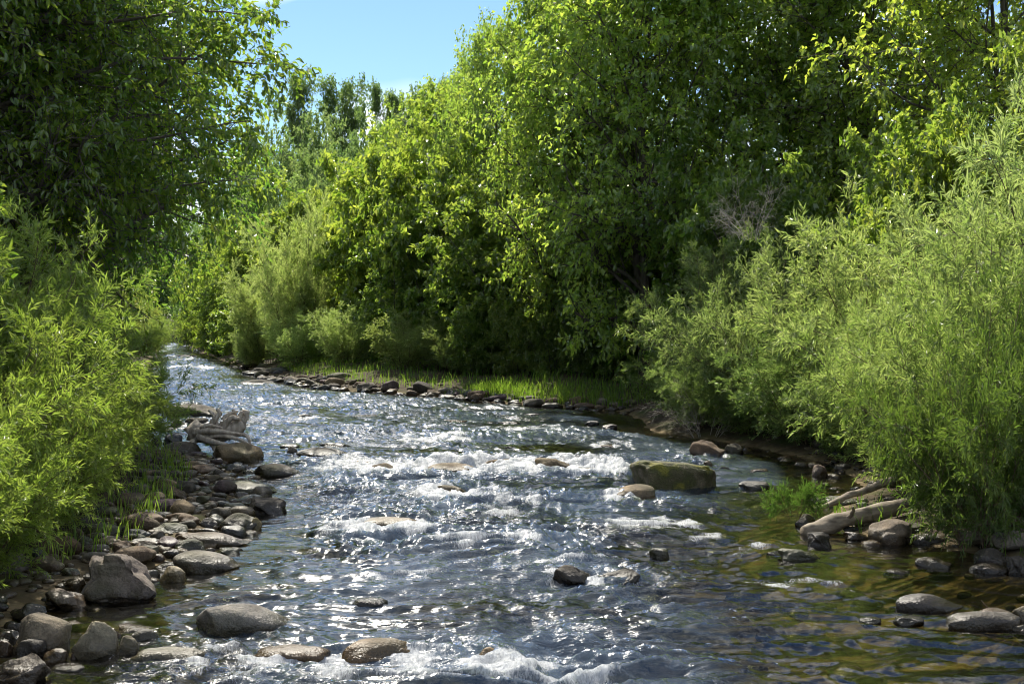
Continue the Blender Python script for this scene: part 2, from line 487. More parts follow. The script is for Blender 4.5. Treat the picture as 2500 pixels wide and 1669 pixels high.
SHAPE = {}
for kind, cnt in (('round', 6), ('flat', 5), ('angular', 4), ('wedge', 3)):
    SHAPE[kind] = [stone_mesh(11 + 17 * k + len(kind), kind) for k in range(cnt)]
SHAPE['rough'] = [stone_mesh(301, 'rough', 5), stone_mesh(322, 'rough', 5)]
SHAPE['block'] = [stone_mesh(411, 'block', 5, 'moss')]
SMALL = [stone_mesh(500 + k, 'round' if k % 2 else 'flat', 3) for k in range(8)]

GREY, BROWN, DARK, TAN, PURP, BLUE, GREEN, PALE = (tuple(.72 * q for q in c) for c in ((.165, .15, .125), (.15, .105, .068), (.075, .066, .055), (.25, .195, .125), (.125, .088, .10), (.11, .12, .14), (.135, .14, .085), (.42, .35, .21)))
rs = random.Random(4)
WSTONES = []     # footprints of stones standing in the river: x, y, rx, ry, height

def stone(x0, x1, yt, yb, kind, col, label, group=None, depth=.85, rot=0.0, k=None, zb=0.0, tilt=(0, 0), name='boulder', wave=1.0, flip=False):
    """a stone whose outline spans photo x0..x1, top yt, foot yb, standing at the height zb"""
    xc = (x0 + x1) / 2
    _, d0 = on_plane(xc, yb, zb)
    rx = (x1 - x0) / 2 / FPX * d0
    ry = rx * depth
    yc = d0 + ry * .8
    rx = (x1 - x0) / 2 / FPX * yc
    xw, _, zt = at(xc, yt, yc + ry * .15)
    H = max(zt - zb, .025)
    rz = H * .70 + .02
    ms = SHAPE[kind]
    me = ms[(len(WSTONES) * 7 + int(xc)) % len(ms)] if k is None else ms[k]
    o = link(name, me, None, (xw, yc, zb + H - rz), (tilt[0], tilt[1], rot + (math.pi if flip else 0)), (rx, ry, rz))
    jc = 1 + rs.uniform(-.12, .12)
    o.color = (col[0] * jc, col[1] * jc, col[2] * jc, 1)
    tag(o, label, 'boulder' if name == 'boulder' else 'stone', group)
    WSTONES.append((xw, yc, rx, ry, H, wave))
    return o

def z1(zx, zy=None):
    return zx

def S(orgx, orgy, sc, x0, x1, yt, yb, *a, **k):
    return stone(orgx + x0 * sc, orgx + x1 * sc, orgy + yt * sc, orgy + yb * sc, *a, **k)

def A(*a, **k): return S(0, 900, .4905, *a, **k)
def B(*a, **k): return S(800, 900, .4905, *a, **k)
def C(*a, **k): return S(1600, 900, .4905, *a, **k)

# left side of the creek, far to near
A(818, 1115, 175, 250, 'angular', GREY, 'large low flat-topped dark boulder in the water behind the driftwood stump', depth=.7, k=0)
A(1120, 1245, 228, 256, 'flat', DARK, 'low wet stone just right of the large flat-topped boulder', name='river_stone')
A(845, 925, 250, 303, 'round', GREY, 'round grey-brown boulder left of the driftwood stump', k=1)
A(920, 1045, 242, 292, 'round', DARK, 'dark rounded stone touching the top of the driftwood stump', k=2, name='river_stone')
A(680, 722, 270, 312, 'round', DARK, 'small upright dark stone near the left willows, upstream', name='river_stone')
A(716, 800, 284, 312, 'flat', DARK, 'low dark slab left of the small round stones upstream', name='river_stone')
A(788, 832, 278, 312, 'round', GREY, 'small grey round stone left of the round grey-brown boulder', name='river_stone')
A(800, 932, 294, 322, 'flat', BROWN, 'low brown stone in front of the round grey-brown boulder', name='river_stone')
A(810, 912, 322, 376, 'angular', BLUE, 'blue-grey angular stone left of the driftwood stump', name='river_stone')
A(755, 812, 340, 373, 'round', DARK, 'small dark stone beside the blue-grey angular one', name='river_stone')
A(690, 770, 318, 342, 'flat', BROWN, 'thin brown stone in the shallows by the left willows', name='river_stone')
A(822, 1012, 360, 418, 'round', GREY, 'grey smooth boulder left of and below the driftwood stump', k=3)
A(680, 826, 383, 449, 'round', DARK, 'dark rounded boulder under the hanging left willow leaves', k=4)
A(835, 890, 410, 448, 'angular', BROWN, 'small brown stone below the grey smooth boulder', name='river_stone')
A(903, 1027, 412, 456, 'flat', PURP, 'purplish stone between grey boulder and large brown-grey boulder', name='river_stone')
A(1072, 1312, 365, 462, 'round', TAN, 'large rounded brown-grey boulder in front of the driftwood stump', k=0)
A(1265, 1510, 467, 542, 'wedge', DARK, 'long wet dark boulder with its tail to the right, left of the rapids', k=0)
A(1424, 1484, 385, 436, 'round', GREY, 'small grey stone at the left end of a long dark wet stone', name='river_stone')
A(1474, 1765, 390, 446, 'wedge', DARK, 'long dark wet stone tapering right, upstream of the rapids', k=1)
A(1385, 1492, 374, 402, 'flat', DARK, 'flat wet stone behind the small grey one, mid left', name='river_stone')
# the cobble bar on the left
bar = 'named stones of the left cobble bar'
A(1095, 1385, 556, 624, 'wedge', GREEN, 'long grey-green stone pointing right at the top of the cobble bar', bar, k=2)
A(1222, 1432, 640, 727, 'angular', DARK, 'dark triangular stone standing alone off the cobble bar', k=2)
A(815, 937, 580, 647, 'angular', BROWN, 'angular brown stone in the upper cobble bar', bar, zb=.05)
A(758, 912, 545, 607, 'flat', TAN, 'light brown flat stone behind the angular brown one', bar, zb=.05, name='river_stone')
A(708, 818, 530, 578, 'round', GREY, 'grey round stone at the far left top of the cobble bar', bar, zb=.05, name='river_stone')
A(834, 978, 512, 543, 'flat', GREY, 'flat grey stone at the farthest edge of the cobble bar', bar, zb=.03, name='river_stone')
A(938, 1003, 540, 570, 'round', GREY, 'small grey stone right of the light brown flat one', bar, zb=.03, name='river_stone')
A(980, 1058, 584, 618, 'round', GREEN, 'small greenish round stone left of the long grey-green stone', bar, zb=.03, name='river_stone')
A(1012, 1110, 574, 616, 'flat', GREEN, 'low greenish stone touching the long grey-green stone', bar, zb=.02, name='river_stone')
A(640, 742, 575, 622, 'flat', GREY, 'grey cobble under the willow fringe, top of the bar', bar, zb=.06, name='river_stone')
A(640, 700, 540, 580, 'round', DARK, 'small dark cobble at the willow fringe, topmost of the bar', bar, zb=.06, name='river_stone')
A(970, 1055, 628, 676, 'round', GREEN, 'rounded olive cobble in the middle of the bar', bar, zb=.03, name='river_stone')
A(925, 985, 634, 676, 'round', TAN, 'small tan cobble left of the olive one', bar, zb=.03, name='river_stone')
A(738, 902, 645, 712, 'flat', PURP, 'dark purplish flat stone in the middle of the bar', bar, zb=.05)
A(890, 1000, 664, 702, 'flat', GREY, 'grey slab right of the dark purplish stone', bar, zb=.03, name='river_stone')
A(1040, 1152, 685, 762, 'round', GREY, 'round grey stone behind the dark domed boulder', bar, k=5)
A(1085, 1290, 714, 808, 'round', DARK, 'dark domed boulder at the water edge of the cobble bar', bar, k=1)
A(1240, 1306, 738, 800, 'round', (.20, .165, .07), 'small yellow-brown stone tucked behind the dark domed boulder', bar, name='river_stone')
A(553, 818, 712, 778, 'wedge', BROWN, 'long brown loaf-shaped stone on the left of the bar', bar, zb=.06, k=1, flip=True)
A(808, 1002, 712, 774, 'flat', BROWN, 'long dark brown stone right of the loaf-shaped one', bar, zb=.04, k=0)
A(985, 1085, 738, 790, 'round', DARK, 'dark cobble between the long brown stone and the domed boulder', bar, zb=.03, name='river_stone')
A(730, 942, 762, 828, 'angular', GREEN, 'flat greenish-grey angular stone in the bar', bar, zb=.03, k=1)
A(590, 762, 793, 838, 'flat', BLUE, 'blue-grey flat stone left of the greenish angular one', bar, zb=.05)
A(970, 1108, 790, 832, 'flat', DARK, 'thin dark slab right of the greenish angular stone', bar, zb=.02, name='river_stone')
A(852, 1248, 806, 888, 'wedge', BROWN, 'very long dark stone with a pale right end, lower bar', bar, k=0, depth=.5)
A(878, 1032, 845, 908, 'round', GREEN, 'grey-green cobble in front of the very long dark stone', bar, zb=.02)
A(968, 1098, 855, 892, 'flat', TAN, 'flat tan stone beside the grey-green cobble', bar, name='river_stone')
A(640, 800, 838, 880, 'flat', DARK, 'dark flat stone below the blue-grey one', bar, zb=.04, name='river_stone')
A(660, 790, 875, 930, 'flat', GREY, 'grey slab just behind the rough brown boulder', bar, zb=.05, name='river_stone')
A(784, 862, 885, 932, 'round', TAN, 'small rounded tan cobble behind the large grey lower stone', bar, zb=.02, name='river_stone')
A(864, 942, 895, 922, 'flat', TAN, 'tiny flat tan cobble beside the rounded tan one', bar, zb=.02, name='river_stone')
A(1074, 1198, 889, 922, 'angular', GREEN, 'low greenish stone at the water beside the large grey lower stone', bar, name='river_stone')
A(865, 1200, 905, 1008, 'wedge', GREY, 'large smooth grey stone, lowest of the cobble bar', bar, k=2, depth=.75)
A(803, 932, 978, 1058, 'round', PALE, 'pale yellowish stone right of the rough brown boulder')
A(795, 868, 952, 984, 'flat', TAN, 'small tan stone behind the pale yellowish one', name='river_stone')
A(560, 660, 855, 915, 'round', BROWN, 'brown cobble peeking over the rough brown boulder', zb=.06, name='river_stone')
A(428, 826, 908, 1158, 'rough', (.15, .125, .11), 'large rough pitted brown boulder below the left willows', k=0, depth=.9)
A(298, 436, 1020, 1100, 'rough', BROWN, 'brown boulder behind the stained one, left of the rough boulder', zb=.03, k=1)
A(228, 442, 1085, 1188, 'angular', (.17, .135, .10), 'brown boulder with dark stains at the edge of the still pool', k=3)
A(60, 235, 1165, 1235, 'angular', DARK, 'dark shaded rock under the willows at the left edge', zb=.02)
# near left corner
cor = 'stones piled in the near left corner'
A(82, 358, 1225, 1412, 'round', (.16, .135, .10), 'tilted brown-grey boulder at the pool, near left corner', cor, k=2, tilt=(0, .25), zb=.02)
A(360, 592, 1250, 1455, 'angular', (.17, .155, .115), 'jagged angular boulder with a raised tip, near left corner', cor, k=1, depth=.7)
A(535, 612, 1285, 1352, 'angular', BROWN, 'small brown stone behind the jagged boulder', cor, name='river_stone')
A(585, 815, 1268, 1325, 'flat', BROWN, 'long flat wet stone between the pool and the white water', cor)
A(650, 812, 1293, 1388, 'round', DARK, 'round dark boulder right of the jagged one', cor, k=3)
A(580, 702, 1322, 1448, 'round', (.12, .085, .07), 'reddish brown upright boulder beside the round dark one', cor, k=4)
A(648, 1032, 1380, 1480, 'flat', (.20, .18, .13), 'long flat tan boulder in the near left corner, beside white water', cor, k=2, depth=.55)
A(85, 235, 1338, 1435, 'round', DARK, 'dark round stone left of the jagged boulder', cor, k=5, zb=.02)
A(212, 334, 1392, 1468, 'flat', BROWN, 'flat brown stone in front of the tilted boulder', cor, k=1)
A(-20, 72, 1348, 1402, 'flat', BROWN, 'flat brown stone cut by the left frame edge', cor, zb=.03, name='river_stone')
A(355, 402, 1398, 1448, 'round', BROWN, 'small brown stone left of the jagged boulder foot', cor, name='river_stone')
A(20, 110, 1300, 1352, 'angular', GREY, 'grey angular stone left of the tilted boulder', cor, zb=.03, name='river_stone')
A(-60, 265, 1408, 1565, 'rough', (.12, .10, .08), 'big dark rough boulder filling the near left corner', cor, k=1)
A(250, 430, 1470, 1505, 'flat', DARK, 'low wet stone in the shallows beside the corner boulder', cor, name='river_stone')
A(972, 1470, 1158, 1318, 'wedge', (.20, .19, .175), 'large smooth grey boulder with a long tail, standing in the near water', k=0, depth=.6)
# the rapids: stones with water pouring over
po = 'stones under the pouring water'
A(1255, 1645, 1372, 1462, 'flat', (.15, .105, .06), 'brown stone under a sheet of white water, beside the long-tailed grey boulder', po, k=2, depth=.6)
B(80, 475, 1338, 1462, 'round', (.15, .10, .05), 'golden brown domed stone with water sheeting over it, near middle', po, k=3, depth=.7)
B(730, 872, 1380, 1480, 'round', (.24, .17, .09), 'tan stone under falling white water, near middle', po, k=1)
B(35, 212, 455, 517, 'flat', (.15, .11, .06), 'brown stone at the left end of the line of falls', po, k=1)
B(212, 345, 468, 542, 'round', (.12, .10, .07), 'dark stone with water falling over it in thin threads', po, k=0)
B(470, 735, 468, 530, 'flat', (.16, .12, .07), 'wide stone under white water in the middle of the line of falls', po, k=3)
B(760, 985, 446, 508, 'round', (.15, .11, .06), 'brown bare-topped stone in the line of falls', po, k=5)
B(1030, 1225, 440, 520, 'flat', (.14, .11, .07), 'stone below the brightest fall of white water', po, k=4)
B(1208, 1332, 486, 528, 'flat', DARK, 'dark wet slab left of the mossy block', name='river_stone')
B(1235, 1452, 492, 542, 'round', DARK, 'long dark wet stone just left of the mossy block', k=2)
B(1318, 1442, 535, 577, 'round', DARK, 'dark stone in front of the wet slab, left of the mossy block', k=4, name='river_stone')
B(485, 700, 574, 640, 'flat', (.15, .12, .08), 'stone under threads of water below the line of falls', po, k=0)
A(1780, 2080, 735, 800, 'flat', (.17, .13, .07), 'golden stone under white water left of the middle of the creek', po, k=2)
B(1385, 1632, 574, 662, 'wedge', TAN, 'pointed tan boulder in front of the mossy block', k=2, flip=True)
B(1120, 1340, 970, 1088, 'angular', DARK, 'left knob of the dark wet rock in the middle of the creek', k=3)
B(1300, 1562, 985, 1092, 'rough', DARK, 'right part of the dark knobbly wet rock in mid-creek', k=1)
B(1598, 1702, 890, 937, 'round', (.09, .09, .05), 'small dark olive stone in smooth water right of middle', name='river_stone')
B(120, 300, 1135, 1190, 'flat', DARK, 'low dark stone barely breaking the water, near middle', name='river_stone')
# upstream stones in the water
up = 'stones scattered in the far water'
for x0, x1, yt, yb, lab in ((85, 140, 183, 199, 'small dark stone in the water near the far gravel, leftmost'), (188, 246, 206, 223, 'small domed stone far upstream above a long low one'),
        (108, 332, 224, 241, 'long low dark stone far upstream left of the middle'), (528, 702, 250, 271, 'long flat stone lying in the far middle water'),
        (650, 742, 284, 302, 'brown flat stone in the far middle, below the long flat one'), (768, 832, 262, 276, 'small stone between two long ones in the far water'),
        (833, 972, 259, 281, 'long dark stone in the far water before the grassy bank'), (968, 1056, 222, 243, 'domed dark stone in the water before the grassy bank'),
        (1278, 1352, 257, 283, 'dark round stone off the right gravel, left of the last one'), (1363, 1442, 275, 306, 'dark round stone in the shade by the right willows'),
        (858, 932, 228, 241, 'flat stone left of the domed dark one before the grassy bank'), (284, 382, 324, 346, 'dark stone upstream of the falls, left'),
        (400, 662, 322, 350, 'wide dark stone upstream of the falls, middle'), (868, 942, 385, 406, 'small brown stone upstream of the bare-topped stone'),
        (1324, 1442, 374, 399, 'low brown stone under the overhanging right willow'), (-60, 120, 365, 394, 'long dark stone upstream of the falls, at their left end'),
        (-10, 140, 410, 440, 'dark wet stone at the left end of the falls, behind them')):
    B(x0, x1, yt, yb, 'flat', rs.choice([DARK, BROWN, DARK]), lab, up, name='river_stone')
for x0, x1, yt, yb, lab in ((420, 522, 894, 902, 'low dark stone in the glittering far water, leftmost'), (465, 498, 943, 953, 'domed dark stone alone in the far glitter'),
        (420, 482, 866, 874, 'long slab across the farthest visible water'), (428, 470, 874, 882, 'brown slab below the longest far slab'), (475, 505, 901, 908, 'flat stone in the far glitter'),
        (726, 766, 1010, 1023, 'dark stone in the bright water above the blue reach'), (690, 715, 1015, 1022, 'small dark stone left of the one above the blue reach'),
        (852, 872, 990, 998, 'tiny dark stone in mid-distance glitter'), (590, 680, 926, 942, 'dark stones edge under the far right willows'), (590, 640, 905, 916, 'boulder under the far silver willow')):
    stone(x0, x1, yt, yb, 'round', DARK, lab, up, name='river_stone')
# right side
C(165, 347, 356, 447, 'angular', BROWN, 'brown pointed boulder behind the mossy block, at the right bank', k=0)
C(238, 302, 455, 497, 'angular', BROWN, 'small brown stone right behind the mossy block', name='river_stone')
C(345, 440, 370, 430, 'round', DARK, 'dark round stone under the willow twigs behind the mossy block', name='river_stone')
C(408, 574, 558, 608, 'round', DARK, 'dark domed stone in the water right of the mossy block', k=2)
C(310, 375, 485, 510, 'flat', DARK, 'low wet stone in the riffle behind the mossy block', name='river_stone')
C(470, 560, 495, 520, 'flat', BROWN, 'brown flat stone in the right riffle', name='river_stone')
C(778, 852, 474, 538, 'round', (.19, .14, .11), 'reddish round stone under the right willow leaves', k=4)
C(790, 1005, 634, 684, 'flat', GREEN, 'flat greenish stone behind the pale logs', k=3)
C(688, 802, 718, 788, 'angular', (.07, .065, .03), 'dark mossy stone left of the pale logs', k=1)
C(748, 874, 812, 882, 'angular', DARK, 'dark squarish stone under the end of the pale log', k=2)
C(608, 822, 892, 962, 'flat', (.07, .075, .035), 'dark mossy loaf-shaped stone in green water below the logs', k=4, depth=.55)
C(550, 640, 905, 935, 'round', DARK, 'low wet stone left of the mossy loaf-shaped one', name='river_stone')
C(938, 1062, 808, 848, 'flat', BROWN, 'brown flat stone below the pale logs', name='river_stone')
C(1058, 1275, 750, 862, 'flat', (.16, .13, .10), 'broad brown slab under the right willow stems', k=1, zb=.02)
C(1268, 1442, 818, 872, 'flat', GREY, 'grey slab right of the broad brown one', k=2)
C(1285, 1472, 938, 988, 'angular', DARK, 'dark pointed stone in the calm green water', k=0)
C(1130, 1260, 995, 1022, 'flat', DARK, 'barely covered dark stone in the calm green water', name='river_stone')
C(1575, 1755, 888, 974, 'round', DARK, 'dark round boulder at the right bank below the grass', k=1)
C(1558, 1745, 968, 1014, 'flat', DARK, 'flat dark stone below the dark round boulder, right bank', k=3)
C(1740, 1850, 930, 1020, 'angular', DARK, 'dark stone cut by the right frame edge, below the grass', k=2)
C(1688, 1850, 695, 785, 'angular', (.17, .135, .11), 'brown rock under the willow at the right frame edge', k=3, zb=.25)
C(1678, 1850, 796, 865, 'flat', GREY, 'grey stone between the grass tufts at the right frame edge', k=0, zb=.15)
C(1500, 1690, 800, 850, 'flat', (.15, .13, .1), 'brown stone half hidden by grass, right bank', k=4, zb=.12)
C(1186, 1530, 1116, 1208, 'wedge', DARK, 'dark wet boulder tapering right in the near right water', k=1, depth=.55)
C(1012, 1124, 1234, 1262, 'flat', DARK, 'low dark stone in the riffle, near right', name='river_stone')
C(1178, 1334, 1226, 1264, 'round', DARK, 'rounded wet stone in the riffle, near right', k=5)
C(1440, 1805, 1203, 1294, 'flat', (.10, .09, .075), 'long dark boulder with a twig on it, near right edge', k=2, depth=.5)
C(1600, 1760, 1192, 1230, 'flat', (.16, .12, .10), 'brown stone lying behind the long boulder at right', zb=.05, name='river_stone')
C(1768, 1900, 1178, 1264, 'round', TAN, 'tan boulder cut by the right frame edge', k=0)
C(1778, 1900, 1268, 1312, 'flat', GREY, 'small grey stone at the right frame edge below the tan boulder', name='river_stone')
# the mossy block
def mossy_block():
    _, d0 = on_plane(1640, 1199)
    rx, ry = 205 / 2 / FPX * d0 * 1.03, .52
    xw, _, zt = at(1640, 1120, d0 + ry)
    o = link('mossy_boulder', SHAPE['block'][0], None, (xw, d0 + ry * .95, zt - .36), (R(-2), R(1.5), R(6)), (rx, ry, .36))
    tag(o, 'big square block of rock covered in moss, standing in the riffle at right', 'boulder')
    WSTONES.append((xw, d0 + ry, rx, ry, .5, 1))
mossy_block()

# ------------------------------------------------------------------ loose cobbles
rc = random.Random(77)
LANDMARKS = []
CNAME = [('grey', GREY), ('brown', BROWN), ('dark', DARK), ('tan', TAN), ('grey', GREY), ('bluish', BLUE), ('olive', GREEN), ('purplish', PURP), ('brown', BROWN)]
def cobble(x, y, s, label, group, lift=.3):
    me = rc.choice(SMALL)
    a, b, c = s * rc.uniform(.8, 1.35), s * rc.uniform(.6, 1.0), s * rc.uniform(.42, .75)
    o = link('cobble', me, None, (x, y, max(gz(x, y), -.03) + c * lift), (rc.uniform(-.2, .2), rc.uniform(-.2, .2), rc.uniform(-.7, .7)), (a, b, c))
    nm, k = rc.choice(CNAME)
    j = rc.uniform(.8, 1.2)
    o.color = (k[0] * j, k[1] * j, k[2] * j, 1)
    if '{' in label:
        q = min(LANDMARKS, key=lambda m: math.hypot(m[0] - x, m[1] - y)) if LANDMARKS else (0, 0, 'bank')
        dx, dy = x - q[0], y - q[1]
        rel = ('right of' if dx > 0 else 'left of') if abs(dx) > abs(dy) * .7 else ('behind' if dy > 0 else 'in front of')
        size = 'tiny' if s < .085 else ('small' if s < .14 else 'larger')
        label = label.format(size=size, col=nm, rel=rel, mark=q[2])
    tag(o, label, 'cobble', group)

taken = [(s[0], s[1], max(s[2], s[3]) * .8) for s in WSTONES]
def free(x, y, r):
    for a, b, q in taken:
        if abs(a - x) < q + r and abs(b - y) < q + r and math.hypot(a - x, b - y) < (q + r) * .85:
            return False
    return True

def scatter(n, ya, yb, wa, wb, side, sa, sb, label, group):
    tries = 0
    while n > 0 and tries < 6000:
        tries += 1
        t = rc.random()
        y = ya + (yb - ya) * t
        w = rc.uniform(wa, wb)
        x = float(xl(y)) - w if side < 0 else float(xr(y)) + w
        s = sa + (sb - sa) * rc.random() ** 2
        if not free(x, y, s):
            continue
        taken.append((x, y, s))
        cobble(x, y, s, label, group)
        n -= 1
SHORT = {'long grey-green stone pointing': 'long grey-green pointing stone', 'dark triangular stone': 'lone dark triangular stone', 'angular brown stone in the upper': 'angular brown stone', 'light brown flat stone': 'light brown flat stone',
         'dark purplish flat stone': 'dark purplish flat stone', 'dark domed boulder at': 'dark domed boulder', 'long brown loaf-shaped': 'brown loaf-shaped stone', 'long dark brown stone right': 'long dark brown stone',
         'flat greenish-grey angular': 'greenish angular stone', 'blue-grey flat stone': 'blue-grey flat stone', 'very long dark stone with': 'very long pale-ended stone', 'large smooth grey stone, lowest': 'large smooth grey bar stone',
         'large rough pitted': 'rough pitted boulder', 'tilted brown-grey': 'tilted corner boulder', 'jagged angular boulder': 'jagged boulder', 'brown boulder with dark stains': 'stained brown boulder', 'long flat tan boulder': 'long flat tan boulder',
         'broad brown slab': 'broad brown slab', 'grey slab right of the broad': 'grey slab under the willows', 'dark squarish stone': 'squarish stone at the log', 'reddish round stone': 'reddish round stone', 'flat greenish stone behind': 'flat greenish stone',
         'dark round boulder at the right': 'dark round boulder below the grass', 'dark pointed stone in the calm': 'dark pointed stone in calm water', 'brown pointed boulder behind': 'brown pointed boulder'}
for o in list(COL.objects):
    for key, sh in SHORT.items():
        if str(o.get('label', '')).startswith(key):
            LANDMARKS.append((o.location.x, o.location.y, sh))
scatter(125, 10.6, 19.0, -.05, 1.6, -1, .075, .2, '{size} {col} cobble {rel} the {mark}, left bar', 'small cobbles of the left bar')
scatter(12, 7.2, 9.6, -.3, .5, -1, .06, .14, '{size} {col} cobble {rel} the {mark}, near left', 'small cobbles of the near left corner')
scatter(24, 11.5, 21, -.1, .9, 1, .06, .17, '{size} {col} stone {rel} the {mark}, right bank', 'small stones at the foot of the right willows')
for k, part in enumerate(('right end', 'middle', 'left end')):
    scatter(20, 29.6 + 1.63 * k, 31.23 + 1.63 * k, -.25, .95, 1, .10, .27, '{size} {col} cobble below the bright grass, ' + part + ' of the gravel there', 'cobbles below the bright grass')
for k, part in enumerate(('nearest the grass', 'midway to the silver willows', 'nearest the silver willows')):
    scatter(20, 34.5 + 2.83 * k, 37.33 + 2.83 * k, -.3, 1.1, 1, .12, .34, '{size} {col} sunlit cobble in the far gravel, ' + part, 'cobbles left of the bright grass')
scatter(18, 43, 55, -.3, 1.0, 1, .12, .35, '{size} {col} stone in the dim far gravel under the silver willows', 'stones under the far silver willows')

def gravel(name, label, n, fn, sizes, seed):
    rg = np.random.default_rng(seed)
    v, f = ICO[2]
    V, Fc, base = [], [], 0
    x, y = fn(rg, n)
    z = ground_z(x, y)
    s = rg.uniform(sizes[0], sizes[1], n)
    for i in range(n):
        a = rg.uniform(0, 6.28)
        q = v * (s[i] * np.array([rg.uniform(.8, 1.3), rg.uniform(.6, 1), rg.uniform(.35, .6)])) * (1 + .16 * vnoise3(v * 1.6 + i * 3.1, i))[:, None]
        V.append(np.stack([q[:, 0] * math.cos(a) - q[:, 1] * math.sin(a) + x[i], q[:, 0] * math.sin(a) + q[:, 1] * math.cos(a) + y[i], q[:, 2] + z[i] + s[i] * .1], 1))
        Fc.append(f + base); base += len(v)
    o = link(name, mesh_np(name, np.concatenate(V), np.concatenate(Fc), M['stone'], True))
    o.color = (.14, .112, .078, 1)
    o['kind'] = 'stuff'
    o['label'] = label
    o['category'] = 'gravel'
def g_left(rg, n):
    y = rg.uniform(7, 20, n); return xl(y) - rg.uniform(-.5, 1.7, n), y
def g_right(rg, n):
    y = rg.uniform(28.5, 50, n); return xr(y) + rg.uniform(-.6, 1.6, n), y
def g_right2(rg, n):
    y = rg.uniform(8, 22, n); return xr(y) + rg.uniform(-.6, 1.2, n), y
def g_bed(rg, n):
    y = rg.uniform(6.5, 24, n); t = rg.uniform(0, 1, n); return xl(y) * (1 - t) + xr(y) * t, y
gravel('gravel', 'fine gravel between the stones of the left bar', 800, g_left, (.03, .085), 1)
gravel('gravel', 'gravel along the far right bank', 420, g_right, (.04, .10), 2)
gravel('gravel', 'gravel at the foot of the right willows', 220, g_right2, (.03, .07), 3)
gravel('gravel', 'submerged brown stones on the creek bed', 520, g_bed, (.06, .17), 4)

